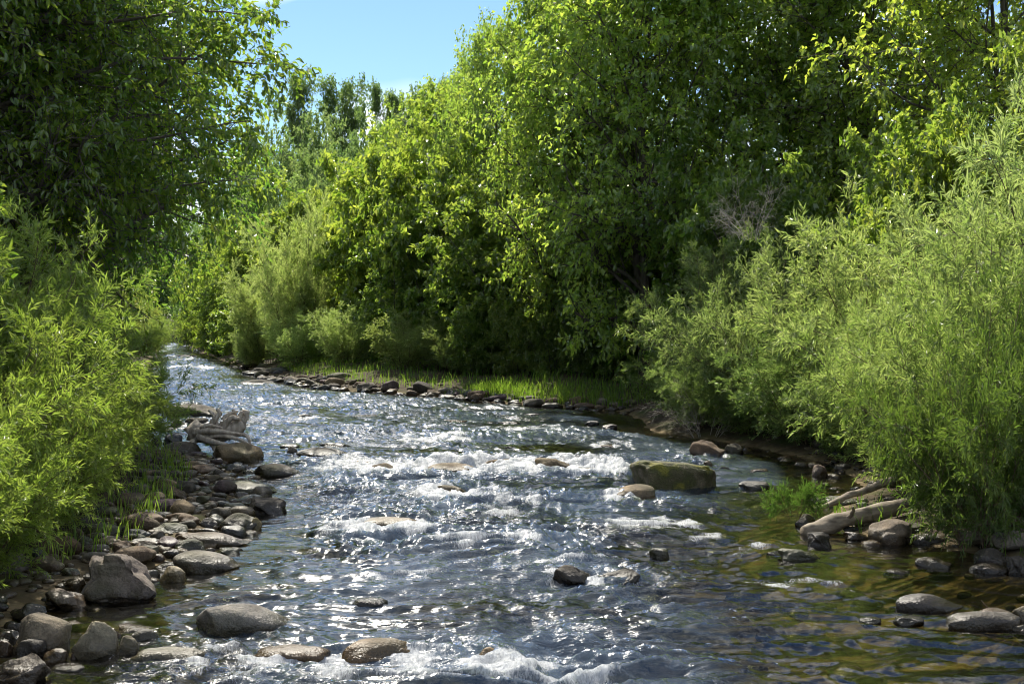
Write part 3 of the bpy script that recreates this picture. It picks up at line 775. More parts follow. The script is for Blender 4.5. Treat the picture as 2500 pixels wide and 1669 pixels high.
# ------------------------------------------------------------------ water
def build_water():
    ys = [2.0]
    while ys[-1] < 118:
        ys.append(ys[-1] + (.06 if ys[-1] < 6.2 else max(.022, .0033 * ys[-1])))
    ys = np.concatenate([np.arange(-28, 2, .5), np.array(ys)])
    nc = 350
    u = np.linspace(0, 1, nc)
    a, b = xl(ys) - 1.0, xr(ys) + 1.0
    Xw = a[:, None] * (1 - u) + b[:, None] * u
    Yw = np.repeat(ys[:, None], nc, 1)
    x, y = Xw.ravel(), Yw.ravel()
    xc = (xl(y) + xr(y)) / 2
    n_, s_ = x - xc, y * 1.0
    # where the creek breaks: bands of rapids, calm at the edges
    rap = .40 + .34 * perlin(x * .33, y * .22, 21)
    def band(y0, w, xa, xb, g):
        return g * np.exp(-((y - y0) / w) ** 2) * ss(xa - .6, xa + .4, x) * (1 - ss(xb - .4, xb + .6, x))
    rap = rap + band(18.0, 1.2, -4.0, 2.8, .75) + band(14.9, .8, -2.2, 2.4, .6) + band(12.4, .7, -1.6, 2.0, .35) + band(8.0, .6, -2.4, 1.2, .22) + band(23, 1.5, -3.5, 2.5, .4) + band(33, 3.0, -9, 0, .4) + band(60, 16, -22, -10, .5)
    din = np.minimum(seg_dist(x, y, LB), seg_dist(x, y, RB))
    inside = (x > xl(y)) & (x < xr(y))
    edge = np.where(inside, ss(.0, 1.1, din), 0)
    calm = 1 - .8 * ss(1.0, 2.6, x) * (1 - ss(12, 14.5, y)) * ss(-.5, .5, x)
    calm = calm * (1 - .75 * np.exp(-((x + 2.9) / .7) ** 2 - ((y - 9.7) / .7) ** 2))
    rap = rap * (.92 + .5 * perlin(x * .6 + 3, y * .35, 22))
    M_ = np.clip(rap, .1, 1.3) * (.18 + .82 * edge) * calm
    wx = perlin(n_ * .8, s_ * .8, 31) * .45
    wy = perlin(n_ * .8, s_ * .8, 32) * .45
    def ridge(v): return 1 - 2 * np.abs(v)
    h = .030 * perlin(n_ * .7 + wx, s_ * 1.3 + wy, 41)
    h = h + .044 * ridge(perlin(n_ * 1.0 + wx * 1.5, s_ * 2.6 + wy * 1.7, 42))
    h = h + .021 * ridge(perlin(n_ * 2.4 + wx * 3, s_ * 5.2 + wy * 3, 43))
    h = h + .012 * ridge(perlin(n_ * 5.5 + wx * 4, s_ * 9 + wy * 4, 44))
    near = 1 - ss(30, 60, y)
    h = h + near * .007 * ridge(perlin(n_ * 12 + wx * 6, s_ * 16 + wy * 6, 45))
    h = h * (.35 + 2.1 * M_)
    z = h * (.3 + .7 * edge) - .01
    foam = np.zeros_like(x)
    crest = ridge(perlin(n_ * 1.0 + wx * 1.5, s_ * 2.6 + wy * 1.7, 42)) * .6 + ridge(perlin(n_ * 2.4 + wx * 3, s_ * 5.2 + wy * 3, 43)) * .4
    foam = (.10 + .5 * np.clip(crest, 0, 1)) * np.clip((M_ - .45) * 1.3, 0, 1)
    for (sx, sy, rx, ry, H, wv) in WSTONES:
        if not (xl(sy) - .2 < sx < xr(sy) + .2):
            continue
        q = np.abs(x - sx) < rx * 3 + .3
        q &= np.abs(y - sy) < max(ry, rx) * 4 + .5
        if not q.any():
            continue
        dx, dy = (x[q] - sx) / rx, (y[q] - sy) / ry
        m = M_[q]
        r = np.sqrt(dx * dx + dy * dy)
        # pillow upstream, hollow and broken water downstream
        z[q] += .035 * np.exp(-((r - 1.1) / .28) ** 2) * ss(-.3, .8, dy) * np.clip(m, .15, 1)
        z[q] -= .03 * np.exp(-(dx / .8) ** 2 - ((dy + 1.3) / .5) ** 2) * np.clip(m, .1, 1)
        wake = np.exp(-((np.abs(dx) - .75 - .12 * np.clip(-dy, 0, 9)) / .35) ** 2) * ss(.6, -.6, dy) * np.exp(-np.clip(-dy - 1, 0, 9) / 1.6)
        foam[q] += wake * .5 * np.clip(m * 1.3, 0, 1)
    # water sheets pouring over the drowned stones
    for (px, py, w, amp) in POUR:
        sx, sy = on_plane(px, py)
        rx = w / 2 / FPX * sy
        q = (np.abs(x - sx) < rx * 3 + .5) & (np.abs(y - sy) < rx * 5 + 1)
        dx, dy = (x[q] - sx) / rx, (y[q] - sy)
        dx = dx + perlin(x[q] * 2.3, y[q] * 2.3, 61) * .9 + perlin(x[q] * 6, y[q] * 6, 62) * .4
        dy = dy + perlin(x[q] * 1.9, y[q] * 1.9, 63) * .5 + perlin(x[q] * 5.2, y[q] * 5.2, 64) * .25
        across = np.exp(-np.abs(dx) ** 3)
        prof = np.where(dy > 0, np.exp(-(dy / .55) ** 2), np.exp(-(dy / .20) ** 2))
        z[q] += .7 * amp * across * prof
        fs = np.exp(-np.abs(dx) ** 2.5 / 1.3) * np.where(dy > 0, np.exp(-(dy / .12) ** 2), np.exp(-(dy / .75) ** 2))
        foam[q] += (.6 if amp < .07 else 1.0) * fs * (.42 + .45 * np.clip(crest[q], 0, 1)) * (1 + .9 * perlin(x[q] * 3.1, y[q] * 3.9, 65))
        z[q] += (.016 if amp > .035 else .0) * np.exp(-np.abs(dx) ** 2) * np.exp(-((dy + .5) / .18) ** 2) * (1 + perlin(x[q] * 7, y[q] * 7, 77))
    foam = np.clip(foam, 0, .52) * np.where(inside, 1, .0)
    nr = len(ys)
    I = np.arange(nr * nc).reshape(nr, nc)
    F = np.stack([I[:-1, :-1], I[:-1, 1:], I[1:, 1:], I[1:, :-1]], -1).reshape(-1, 4)
    o = link('creek_water', mesh_np('creek_water', np.stack([x, y, z], 1), F, M['water'], True, {'foam': foam, 'chop': np.clip(M_ * (.7 + 1.5 * perlin(n_ * .8 + wx, s_ * .45 + wy, 91)), 0, 1), 'clear': np.clip(1 - edge * .5 - np.clip(M_, 0, 1) * .6 + .3 * perlin(n_ * .9 + wx, s_ * .7 + wy, 97) + .45 * ss(.2, 2.4, x) * (1 - ss(12, 17, y)), 0, 1)}))
    o['kind'] = 'structure'
    o['label'] = 'rushing clear creek water with riffles and white foam'

# photo x, photo y of the lip, photo width, height of the sheet
POUR = [(705, 1610, 200, .02), (930, 1612, 210, .02), (1190, 1622, 220, .02), (1380, 1650, 160, .0), (560, 1590, 140, .03),
        (860, 1142, 100, .10), (940, 1152, 80, .12), (1090, 1146, 160, .14), (1225, 1142, 110, .10), (1350, 1140, 130, .14), (1470, 1148, 90, .08),
        (1090, 1205, 120, .10), (960, 1282, 170, .10), (860, 1285, 140, .06), (1240, 1240, 160, .06), (1500, 1285, 200, .06), (1180, 1330, 200, .05), (1350, 1385, 220, .05), (1000, 1400, 200, .04), (760, 1025, 110, .06), (1060, 1080, 160, .06), (1300, 1050, 200, .04), (1500, 1090, 120, .04),
        (700, 1110, 120, .05), (1650, 1290, 160, .05), (1800, 1330, 200, .05), (1950, 1420, 220, .05)]
build_water()

# ------------------------------------------------------------------ plants
class Br:
    def __init__(s, p0, d, L, g, r0, r1, rg, wig=.02):
        s.p0, s.d, s.L, s.g, s.r0, s.r1 = p0, nrm(d), L, g, r0, r1
        s.n = len(L)
        u = nrm(np.cross(s.d, nrm(rg.normal(size=(s.n, 3)))))
        s.u, s.v = u, np.cross(s.d, u)
        s.ph = rg.uniform(0, 6.28, (s.n, 2)); s.wig = wig
    def pos(s, i, t):
        t = t[:, None]; L = s.L[i][:, None]
        w = s.wig * L * ((np.sin(6 * t + s.ph[i, :1]) - np.sin(s.ph[i, :1])) * s.u[i] + (np.sin(7.3 * t + s.ph[i, 1:]) - np.sin(s.ph[i, 1:])) * s.v[i])
        return s.p0[i] + s.d[i] * L * t + s.g[i] * L * t * t + w
    def tan(s, i, t):
        return nrm(s.d[i] + 2 * s.g[i] * t[:, None])

def spawn(rg, P, n, t0, t1, a0, a1, Lf, up=0.0, droop=0.0, rr=.6, wig=.03, keep=None):
    i = np.repeat(np.arange(P.n), n)
    k = np.tile(np.arange(n), P.n)
    t = t0 + (t1 - t0) * (k + rg.uniform(0, 1, len(k))) / n
    ph = k * 2.399 + rg.uniform(-.5, .5, len(k)) + P.ph[i, 0]
    T = P.tan(i, t)
    U = nrm(np.cross(T, np.where(np.abs(T[:, 2:]) < .9, [[0, 0, 1.0]], [[1.0, 0, 0]])))
    V = np.cross(T, U)
    a = np.radians(rg.uniform(a0, a1, len(k)))[:, None]
    d = T * np.cos(a) + (U * np.cos(ph)[:, None] + V * np.sin(ph)[:, None]) * np.sin(a)
    d[:, 2] += up
    L = Lf(P.L[i], t, rg.uniform(.7, 1.25, len(k)))
    g = np.zeros_like(d); g[:, 2] = -droop * rg.uniform(.4, 1.5, len(k))
    p0 = P.pos(i, t)
    r = (P.r0[i] * (1 - t) + P.r1[i] * t) * rr
    return Br(p0, d, L, g, r, r * .35, rg, wig)

def tubes(brs):
    V, F, base = [], [], 0
    for B_, nseg, ns in brs:
        i = np.arange(B_.n)
        for k in range(nseg + 1):
            pass
        rings = []
        for k in range(nseg + 1):
            t = np.full(B_.n, k / nseg)
            c = B_.pos(i, t); T = B_.tan(i, t)
            U = nrm(B_.u - T * (B_.u * T).sum(1, keepdims=True)); W = np.cross(T, U)
            r = (B_.r0 * (1 - t) + B_.r1 * t)[:, None]
            ring = np.stack([c + r * (U * math.cos(6.2832 * j / ns) + W * math.sin(6.2832 * j / ns)) for j in range(ns)], 1)
            rings.append(ring)
        P = np.stack(rings, 1)                      # n, nseg+1, ns, 3
        V.append(P.reshape(-1, 3))
        idx = np.arange(B_.n * (nseg + 1) * ns).reshape(B_.n, nseg + 1, ns) + base
        a = idx[:, :-1]; b = idx[:, 1:]
        F.append(np.stack([a, np.roll(a, -1, 2), np.roll(b, -1, 2), b], -1).reshape(-1, 4))
        base += len(V[-1])
    return np.concatenate(V), np.concatenate(F)

def leaves(rg, P, n, size, ratio, spread, droop, t0=.05, rich=False, upn=.8, tip=True):
    i = np.repeat(np.arange(P.n), n)
    k = np.tile(np.arange(n), P.n)
    t = np.clip(t0 + (1 - t0) * (k + rg.uniform(0, 1, len(k))) / n, 0, 1)
    T = P.tan(i, t); B_ = P.pos(i, t)
    side = nrm(rg.normal(size=T.shape)); side = nrm(side - T * (side * T).sum(1, keepdims=True))
    D = T * (1 - spread) + side * spread
    D[:, 2] -= droop * rg.uniform(.2, 1.4, len(k))
    D = nrm(D)
    N = rg.normal(size=D.shape) * .55; N[:, 2] += upn
    N = nrm(N - D * (N * D).sum(1, keepdims=True))
    Sd = np.cross(D, N)
    l = (size * rg.uniform(.6, 1.2, len(k)))[:, None]; w = l * ratio * .5
    fold = w * .35
    curl = l * rg.uniform(.0, .22, len(k))[:, None]
    if rich:
        a1 = B_ + D * l * .28 + Sd * w * .9 + N * fold; b1 = B_ + D * l * .28 - Sd * w * .9 + N * fold
        a2 = B_ + D * l * .62 + Sd * w * .8 + N * (fold - curl * .35); b2 = B_ + D * l * .62 - Sd * w * .8 + N * (fold - curl * .35)
        tp = B_ + D * l - N * curl
        V = np.stack([B_, a1, a2, tp, b2, b1], 1)
        q = np.arange(len(k))[:, None] * 6
        F = np.concatenate([q + [0, 3, 2, 1], q + [0, 5, 4, 3]])
        m = 6
    else:
        a1 = B_ + D * l * .42 + Sd * w + N * fold; b1 = B_ + D * l * .42 - Sd * w + N * fold
        tp = B_ + D * l - N * curl
        V = np.stack([B_, a1, tp, b1], 1)
        q = np.arange(len(k))[:, None] * 4
        F = np.concatenate([q + [0, 2, 1], q + [0, 3, 2]])
        m = 4
    tint = np.clip(rg.normal(.42, .24, len(k)) + rg.normal(0, .16, P.n)[i], 0, 1)
    return V.reshape(-1, 3), F, np.repeat(tint, m)

def pack(name, wood, lf, barkmat, leafmat):
    w = None
    if wood is not None:
        w = mesh_np(name + '_wood', wood[0], wood[1], M[barkmat], True)
    f = mesh_np(name + '_leaves', lf[0], lf[1], M[leafmat], False, {'tint': lf[2]}) if lf is not None else None
    return w, f

def arr(*v): return np.array(v, float)

def tall_tree(seed, H, Rr, stems=2, limbs=22, sec=9, twg=7, lv=14, lsize=.12, low=.10, mat='alder', rich=False, ratio=.62, shape=None, twl=.6, lean=.05, droop=.35):
    rg = np.random.default_rng(seed)
    az = rg.uniform(0, 6.28, stems) + np.arange(stems) * 6.28 / stems
    lean_ = rg.uniform(.3, 1.0, stems) * lean * (1 if stems > 1 else .4)
    d = np.stack([np.cos(az) * lean_, np.sin(az) * lean_, np.ones(stems)], 1)
    p0 = np.stack([np.cos(az) * .12 * (stems > 1), np.sin(az) * .12 * (stems > 1), np.full(stems, -.3)], 1)
    L = H * rg.uniform(.88, 1.0, stems); L[0] = H
    r0 = np.full(stems, .014 * H)
    T0 = Br(p0, d, L, np.zeros((stems, 3)), r0, r0 * .12, rg, .012)
    sh = shape or (lambda t: np.sin(np.pi * np.clip(.10 + .86 * t, 0, 1)) ** .65)
    l1 = spawn(rg, T0, limbs, low, .98, 50, 95, lambda PL, t, r: Rr * sh(t) * r, .12, -.10, .5, .03)
    l2 = spawn(rg, l1, sec, .18, 1.0, 28, 68, lambda PL, t, r: (PL * .48 * (1 - .55 * t) + .15) * r, .06, .06, .6, .03)
    l3 = spawn(rg, l2, twg, .12, 1.0, 25, 70, lambda PL, t, r: twl * r * (.5 + .5 * np.minimum(PL / 1.2, 1)), .05, .15, .6, .03)
    l3.r0 = np.maximum(l3.r0, .004); l3.r1 = l3.r0 * .5
    l2.r0 = np.maximum(l2.r0, .007)
    wood = tubes([(T0, 12, 8), (l1, 5, 5), (l2, 3, 4), (l3, 1, 3)])
    return pack('tree', wood, leaves(rg, l3, lv, lsize, ratio, .62, droop, rich=rich), 'bark', mat)

def shrub(seed, H, Rr, stems=26, br=10, twg=8, lv=15, lsize=.085, ratio=.16, mat='willow', rich=False, spread=.4, droop=.08, arch=.25, twl=.34, barkm='stem', nolv=False, up=.15, base=.25, sl=.3, ba=(22, 60), b0=.06):
    rg = np.random.default_rng(seed)
    az = rg.uniform(0, 6.28, stems); q = rg.uniform(0, 1, stems) ** .6
    out = q * Rr / H
    d = np.stack([np.cos(az) * out, np.sin(az) * out, np.ones(stems)], 1)
    p0 = np.stack([np.cos(az) * q * Rr * base, np.sin(az) * q * Rr * base, np.full(stems, -.15)], 1)
    L = H * rg.uniform(.62, 1.05, stems) * (1 - .12 * q)
    g_ = np.stack([np.cos(az) * arch * q * .6, np.sin(az) * arch * q * .6, -arch * q * .8], 1)
    r0 = rg.uniform(.006, .011, stems) * H / 3 + .003
    T0 = Br(p0, d, L, g_, r0, r0 * .25, rg, .02)
    l1 = spawn(rg, T0, br, b0, 1.0, ba[0], ba[1], lambda PL, t, r: PL * sl * (1.05 - .6 * t) * r, up, .08, .6, .03)
    l2 = spawn(rg, l1, twg, .10, 1.0, 20, 55, lambda PL, t, r: twl * r * (.55 + .45 * np.minimum(PL, 1)), up * .7, .05, .6, .03)
    l2.r0 = np.maximum(l2.r0, .0022); l2.r1 = l2.r0 * .5
    wood = tubes([(T0, 7, 5), (l1, 3, 4), (l2, 1, 3)])
    lf = None if nolv else leaves(rg, l2, lv, lsize, ratio, spread, droop, rich=rich, upn=.7)
    return pack('shrub', wood, lf, barkm, mat)

ones = (1, 1, 1)
PL = {}
PL['alder'] = [(tall_tree(s, 11, 3.6, 3, 24, 9, 7, 9, .16), 11, 3.7) for s in (1, 2, 3)]
PL['alderbush'] = [(shrub(s, 5.5, 2.6, 13, 13, 9, 19, .155, .62, 'alder', False, .62, .35, .15, .45, 'bark', sl=.36, up=.05, ba=(35, 95)), 5.5, 2.8) for s in (11, 12, 13)]
PL['willow'] = [(shrub(s, 3.4, 1.8, 34, 10, 8, 14, .115, .19, arch=.42, ba=(25, 75), spread=.45, b0=.04), 3.4, 1.9) for s in (21, 22, 23)]
PL['silver'] = [(shrub(31, 5.0, 2.2, 20, 12, 9, 16, .16, .17, twl=.5), 5.0, 2.4)]
PL['far'] = [(tall_tree(s, 20, 3.0, 1, 24, 9, 7, 11, .27, .55, 'far', twl=.9, shape=(lambda t: .25 + np.sin(np.pi * np.clip((t - .5) / .52, 0, 1)) ** .7 * (.8 + .3 * np.sin(17 * t + s)))), 20, 3.2) for s in (41, 42)]
PL['farbush'] = [(shrub(s, 9, 3.6, 9, 11, 8, 18, .26, .6, 'far', False, .6, .3, .1, .8, 'bark', sl=.36), 9, 4.0) for s in (51, 52)]
PL['cherry'] = [(tall_tree(s, 11, 3.9, 3, 26, 10, 8, 9, .14, .14, 'cherry', True, .5, twl=.65, droop=.55), 11, 4.0) for s in (61, 62)]
PL['dead'] = [(shrub(71, 1.9, 1.9, 10, 9, 6, 1, .05, .2, nolv=True, barkm='dead', arch=.35, up=0), 1.9, 1.8)]
PL['sprig'] = [(shrub(91, .9, .55, 7, 6, 4, 11, .11, .17, arch=.7, b0=.2), .9, .6)]
PL['broadbush'] = [(shrub(81, 3.0, 1.5, 12, 9, 7, 13, .11, .38, 'cherry', True, .5, .1, .25, .35), 3.0, 1.6)]

def measured(vs):
    out = []
    for (w, f), h0, r0 in vs:
        me = f if f is not None else w
        v = np.empty(len(me.vertices) * 3, np.float32); me.vertices.foreach_get('co', v); v = v.reshape(-1, 3)
        out.append(((w, f), float(np.percentile(v[:, 2], 99.6)), float(np.percentile(np.hypot(v[:, 0], v[:, 1]), 96))))
    return out
PL = {k: measured(v) for k, v in PL.items()}
prg = random.Random(9)
def plant(kind, name, x, y, H, Wd, label, cat, group=None, tint=ones, k=None, rot=None, names=('trunk', 'crown'), lean=(0, 0), z=None):
    vs = PL[kind]
    (w, f), h0, r0 = vs[prg.randrange(len(vs)) if k is None else k]
    z = gz(x, y) if z is None else z
    e = link(name, None, None, (x, y, z), (lean[0], lean[1], prg.uniform(0, 6.28) if rot is None else rot), (Wd / (2 * r0), Wd / (2 * r0), H / h0))
    e.empty_display_size = .3
    tag(e, label, cat, group)
    link(names[0], w, e)
    if f is not None:
        c = link(names[1], f, e)
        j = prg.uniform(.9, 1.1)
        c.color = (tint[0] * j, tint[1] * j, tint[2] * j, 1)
        c['kind'] = 'stuff'
    return e

def tree_px(kind, name, px, d, top, wpx, label, cat='tree', group=None, tint=ones, k=None, names=('trunk', 'crown')):
    if kind == 'alder':
        tint = tuple(1.3 * c for c in tint)
    x, _, zt = at(px, top, d)
    b = gz(x, d)
    return plant(kind, name, x, d, max(zt - b, .6), wpx / FPX * d, label, cat, group, tint, k, names=names)

SN = ('stems', 'foliage')
# right bank: tall trees
rt = 'tall trees of the right bank'
tree_px('alder', 'alder_tree', 1395, 36, -120, 460, 'tall alder whose left edge meets the sky gap at the top', 'tree', rt, k=0)
tree_px('alder', 'alder_tree', 1580, 33, -260, 640, 'tall alder right above the bright grass, trunks in deep shade', 'tree', rt, k=1)
tree_px('alder', 'alder_tree', 1830, 34, -300, 700, 'tall dark alder with a leaning trunk, behind the dead grey twigs', 'tree', rt, (.92, .97, .95), k=2)
tree_px('alder', 'alder_tree', 2110, 32, -300, 720, 'tall alder behind the right willows, right of the dead twigs', 'tree', rt, k=0)
tree_px('alder', 'alder_tree', 2420, 27, -380, 760, 'yellowish tall tree with a bare trunk at the top right corner', 'tree', rt, (1.2, 1.1, 1.0), k=1)
tree_px('alder', 'alder_tree', 1225, 44, 60, 330, 'pointed alder just left of the tallest right trees, against the sky', 'tree', rt, (.95, .98, 1.05), k=2)
tree_px('alder', 'alder_tree', 1085, 50, 185, 330, 'alder on the wooded slope between the pointed alder and the far poplars', 'tree', rt, (1.05, 1.03, 1), k=1)
# right bank: lower trees and bushes, from near to far
ub = 'leafy bushes along the right bank'
tree_px('alderbush', 'alder_bush', 1500, 36.5, 440, 480, 'alder bush hanging over the bright grass, right part', 'bush', ub, k=0, names=SN)
tree_px('alderbush', 'alder_bush', 1300, 39, 380, 480, 'glossy alder bush hanging over the bright grass, left part', 'bush', ub, k=1, names=SN)
tree_px('alderbush', 'alder_bush', 1150, 43, 250, 470, 'broad sunlit alder below the pointed tree by the sky gap', 'bush', ub, (1.08, 1.05, 1), k=2, names=SN)
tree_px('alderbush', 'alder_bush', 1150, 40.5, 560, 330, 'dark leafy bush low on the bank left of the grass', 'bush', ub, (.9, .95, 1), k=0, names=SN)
tree_px('alderbush', 'alder_bush', 1010, 48, 255, 450, 'yellow-green alder whose top forms the slope below the sky, right', 'bush', ub, (1.15, 1.1, 1), k=1, names=SN)
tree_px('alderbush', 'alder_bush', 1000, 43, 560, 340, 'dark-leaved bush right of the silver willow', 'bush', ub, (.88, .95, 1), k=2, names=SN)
tree_px('alderbush', 'alder_bush', 890, 53, 315, 400, 'yellow-green alder behind the silver willow', 'bush', ub, (1.15, 1.1, 1), k=0, names=SN)
tree_px('alderbush', 'alder_bush', 790, 60, 400, 360, 'alder on the slope of the treeline left of the silver willow top', 'bush', ub, (1.12, 1.08, 1), k=1, names=SN)
tree_px('alderbush', 'alder_bush', 690, 66, 480, 320, 'alder on the treeline slope below the far poplars', 'bush', ub, (1.1, 1.08, 1), k=2, names=SN)
tree_px('alderbush', 'alder_bush', 600, 68, 550, 270, 'green bush left of the silver willow, above the far water', 'bush', ub, (1.08, 1.05, 1), k=0, names=SN)
tree_px('alderbush', 'alder_bush', 530, 74, 560, 190, 'rounded far bush above the narrow far water, right of it', 'bush', ub, (1.1, 1.08, 1), k=1, names=SN)
tree_px('alderbush', 'alder_bush', 490, 82, 640, 150, 'small rounded bush touching the farthest water', 'bush', ub, (1.05, 1.05, 1), k=2, names=SN)
tree_px('alderbush', 'alder_bush', 620, 58, 700, 240, 'low green bush beside the far water left of the silver willow', 'bush', ub, (1.0, 1.02, 1), k=2, names=SN)
tree_px('alderbush', 'alder_bush', 540, 68, 720, 150, 'low bush leaning over the far narrow water', 'bush', ub, (1.0, 1.02, 1), k=0, names=SN)
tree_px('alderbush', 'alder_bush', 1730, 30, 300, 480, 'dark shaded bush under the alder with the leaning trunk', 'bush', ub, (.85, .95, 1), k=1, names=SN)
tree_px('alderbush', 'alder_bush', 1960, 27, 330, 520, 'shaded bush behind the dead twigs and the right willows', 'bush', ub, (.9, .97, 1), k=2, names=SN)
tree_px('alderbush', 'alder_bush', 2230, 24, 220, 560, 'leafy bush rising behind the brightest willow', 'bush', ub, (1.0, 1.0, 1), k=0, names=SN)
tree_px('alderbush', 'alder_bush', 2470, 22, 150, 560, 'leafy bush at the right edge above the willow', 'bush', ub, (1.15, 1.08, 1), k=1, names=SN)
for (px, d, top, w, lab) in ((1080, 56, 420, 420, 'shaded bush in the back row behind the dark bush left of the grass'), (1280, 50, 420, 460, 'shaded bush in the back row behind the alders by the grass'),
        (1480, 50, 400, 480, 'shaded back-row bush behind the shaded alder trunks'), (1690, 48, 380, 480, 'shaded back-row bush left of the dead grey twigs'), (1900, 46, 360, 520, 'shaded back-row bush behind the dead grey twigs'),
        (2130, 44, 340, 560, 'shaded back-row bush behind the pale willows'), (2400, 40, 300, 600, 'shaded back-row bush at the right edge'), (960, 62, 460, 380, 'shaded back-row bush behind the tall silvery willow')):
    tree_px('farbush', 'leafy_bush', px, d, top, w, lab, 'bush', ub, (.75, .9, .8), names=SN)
# silver willows
sw = 'silver willows of the far right bank'
tree_px('silver', 'silver_willow', 740, 50, 500, 280, 'tall silvery willow on the far right bank', 'willow', sw, (1.25, 1.2, 1.6), k=0, names=SN)
tree_px('silver', 'silver_willow', 660, 53, 640, 200, 'lower silvery willow left of the tall one', 'willow', sw, (1.25, 1.2, 1.6), k=0, names=SN)
tree_px('silver', 'silver_willow', 845, 44, 740, 170, 'small silvery willow above the gravel, right of the tall one', 'willow', sw, (1.2, 1.2, 1.6), k=0, names=SN)
tree_px('silver', 'silver_willow', 740, 47, 760, 220, 'low silvery willow at the foot of the tall one, over the gravel', 'willow', sw, (1.1, 1.15, 1.4), k=0, names=SN)
tree_px('silver', 'silver_willow', 620, 53, 800, 120, 'tiny silvery willow leaning over the far water', 'willow', sw, (1.15, 1.15, 1.5), k=0, names=SN)
tree_px('silver', 'silver_willow', 990, 40, 760, 170, 'feathery pale willow over the gravel left of the grass', 'willow', sw, (1.15, 1.1, 1.3), k=0, names=SN)
tree_px('silver', 'silver_willow', 1110, 38, 790, 150, 'low pale bush at the left end of the bright grass', 'willow', sw, (1.05, 1.05, 1.2), k=0, names=SN)
lo = 'low shrubs hanging over the grass fringe'
for (px, d, top, w, kd, tn, lab) in ((1170, 37.2, 730, 170, 'alderbush', (.95, 1, 1), 'low leafy shrub at the left end of the grass fringe'), (1265, 36.2, 700, 170, 'alderbush', (1.05, 1, 1), 'low glossy shrub over the left part of the grass fringe'),
        (1350, 35.2, 680, 180, 'alderbush', (1, 1, 1), 'low shrub over the middle of the grass fringe'), (1440, 34.6, 660, 180, 'alderbush', (.9, .95, 1), 'low shaded shrub over the right part of the grass fringe'),
        (1530, 33.6, 640, 190, 'alderbush', (.85, .95, 1), 'low dark shrub at the right end of the grass fringe'), (1080, 39.0, 780, 130, 'silver', (1.0, 1.0, 1.1), 'low narrow-leaved shrub left of the grass fringe')):
    tree_px(kd, 'low_shrub', px, d, top, w, lab, 'shrub', lo, tn, names=SN)
# far trees
ft = 'tall far poplars against the sky'
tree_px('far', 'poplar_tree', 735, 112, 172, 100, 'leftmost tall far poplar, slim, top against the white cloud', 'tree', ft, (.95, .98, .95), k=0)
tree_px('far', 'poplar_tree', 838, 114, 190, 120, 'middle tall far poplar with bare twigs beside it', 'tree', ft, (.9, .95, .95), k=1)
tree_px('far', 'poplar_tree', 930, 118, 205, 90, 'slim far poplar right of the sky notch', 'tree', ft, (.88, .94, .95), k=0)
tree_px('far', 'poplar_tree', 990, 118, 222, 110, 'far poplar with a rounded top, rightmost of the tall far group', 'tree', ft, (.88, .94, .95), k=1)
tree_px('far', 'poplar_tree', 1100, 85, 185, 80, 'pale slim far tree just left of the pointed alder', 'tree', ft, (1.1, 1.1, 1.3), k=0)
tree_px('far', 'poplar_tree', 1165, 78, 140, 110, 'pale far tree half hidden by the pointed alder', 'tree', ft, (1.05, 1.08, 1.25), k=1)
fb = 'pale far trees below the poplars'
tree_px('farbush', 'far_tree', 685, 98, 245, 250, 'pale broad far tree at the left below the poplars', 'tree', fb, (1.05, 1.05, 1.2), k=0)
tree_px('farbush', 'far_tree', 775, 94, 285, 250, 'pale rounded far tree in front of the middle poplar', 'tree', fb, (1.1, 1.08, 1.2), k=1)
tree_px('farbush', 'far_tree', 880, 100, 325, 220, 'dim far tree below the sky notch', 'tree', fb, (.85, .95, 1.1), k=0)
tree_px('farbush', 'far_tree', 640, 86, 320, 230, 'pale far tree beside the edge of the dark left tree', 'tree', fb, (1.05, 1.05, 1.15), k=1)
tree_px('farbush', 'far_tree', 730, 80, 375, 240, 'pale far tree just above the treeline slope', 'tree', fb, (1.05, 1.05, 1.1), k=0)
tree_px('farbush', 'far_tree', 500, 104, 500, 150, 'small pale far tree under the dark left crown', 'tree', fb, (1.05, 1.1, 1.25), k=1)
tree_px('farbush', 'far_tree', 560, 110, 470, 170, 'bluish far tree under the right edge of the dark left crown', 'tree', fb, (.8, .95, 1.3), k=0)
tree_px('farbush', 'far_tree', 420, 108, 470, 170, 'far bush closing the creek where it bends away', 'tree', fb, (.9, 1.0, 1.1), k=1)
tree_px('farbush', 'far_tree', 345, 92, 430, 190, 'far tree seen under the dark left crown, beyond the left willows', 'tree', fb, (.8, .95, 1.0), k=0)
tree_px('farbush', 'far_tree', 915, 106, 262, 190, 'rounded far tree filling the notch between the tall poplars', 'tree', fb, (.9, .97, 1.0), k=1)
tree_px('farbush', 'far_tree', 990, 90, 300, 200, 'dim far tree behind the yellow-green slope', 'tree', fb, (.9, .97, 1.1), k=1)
tree_px('farbush', 'far_tree', 460, 98, 720, 110, 'low far bush at the very end of the visible water', 'tree', fb, (.9, 1.0, 1.0), k=0)
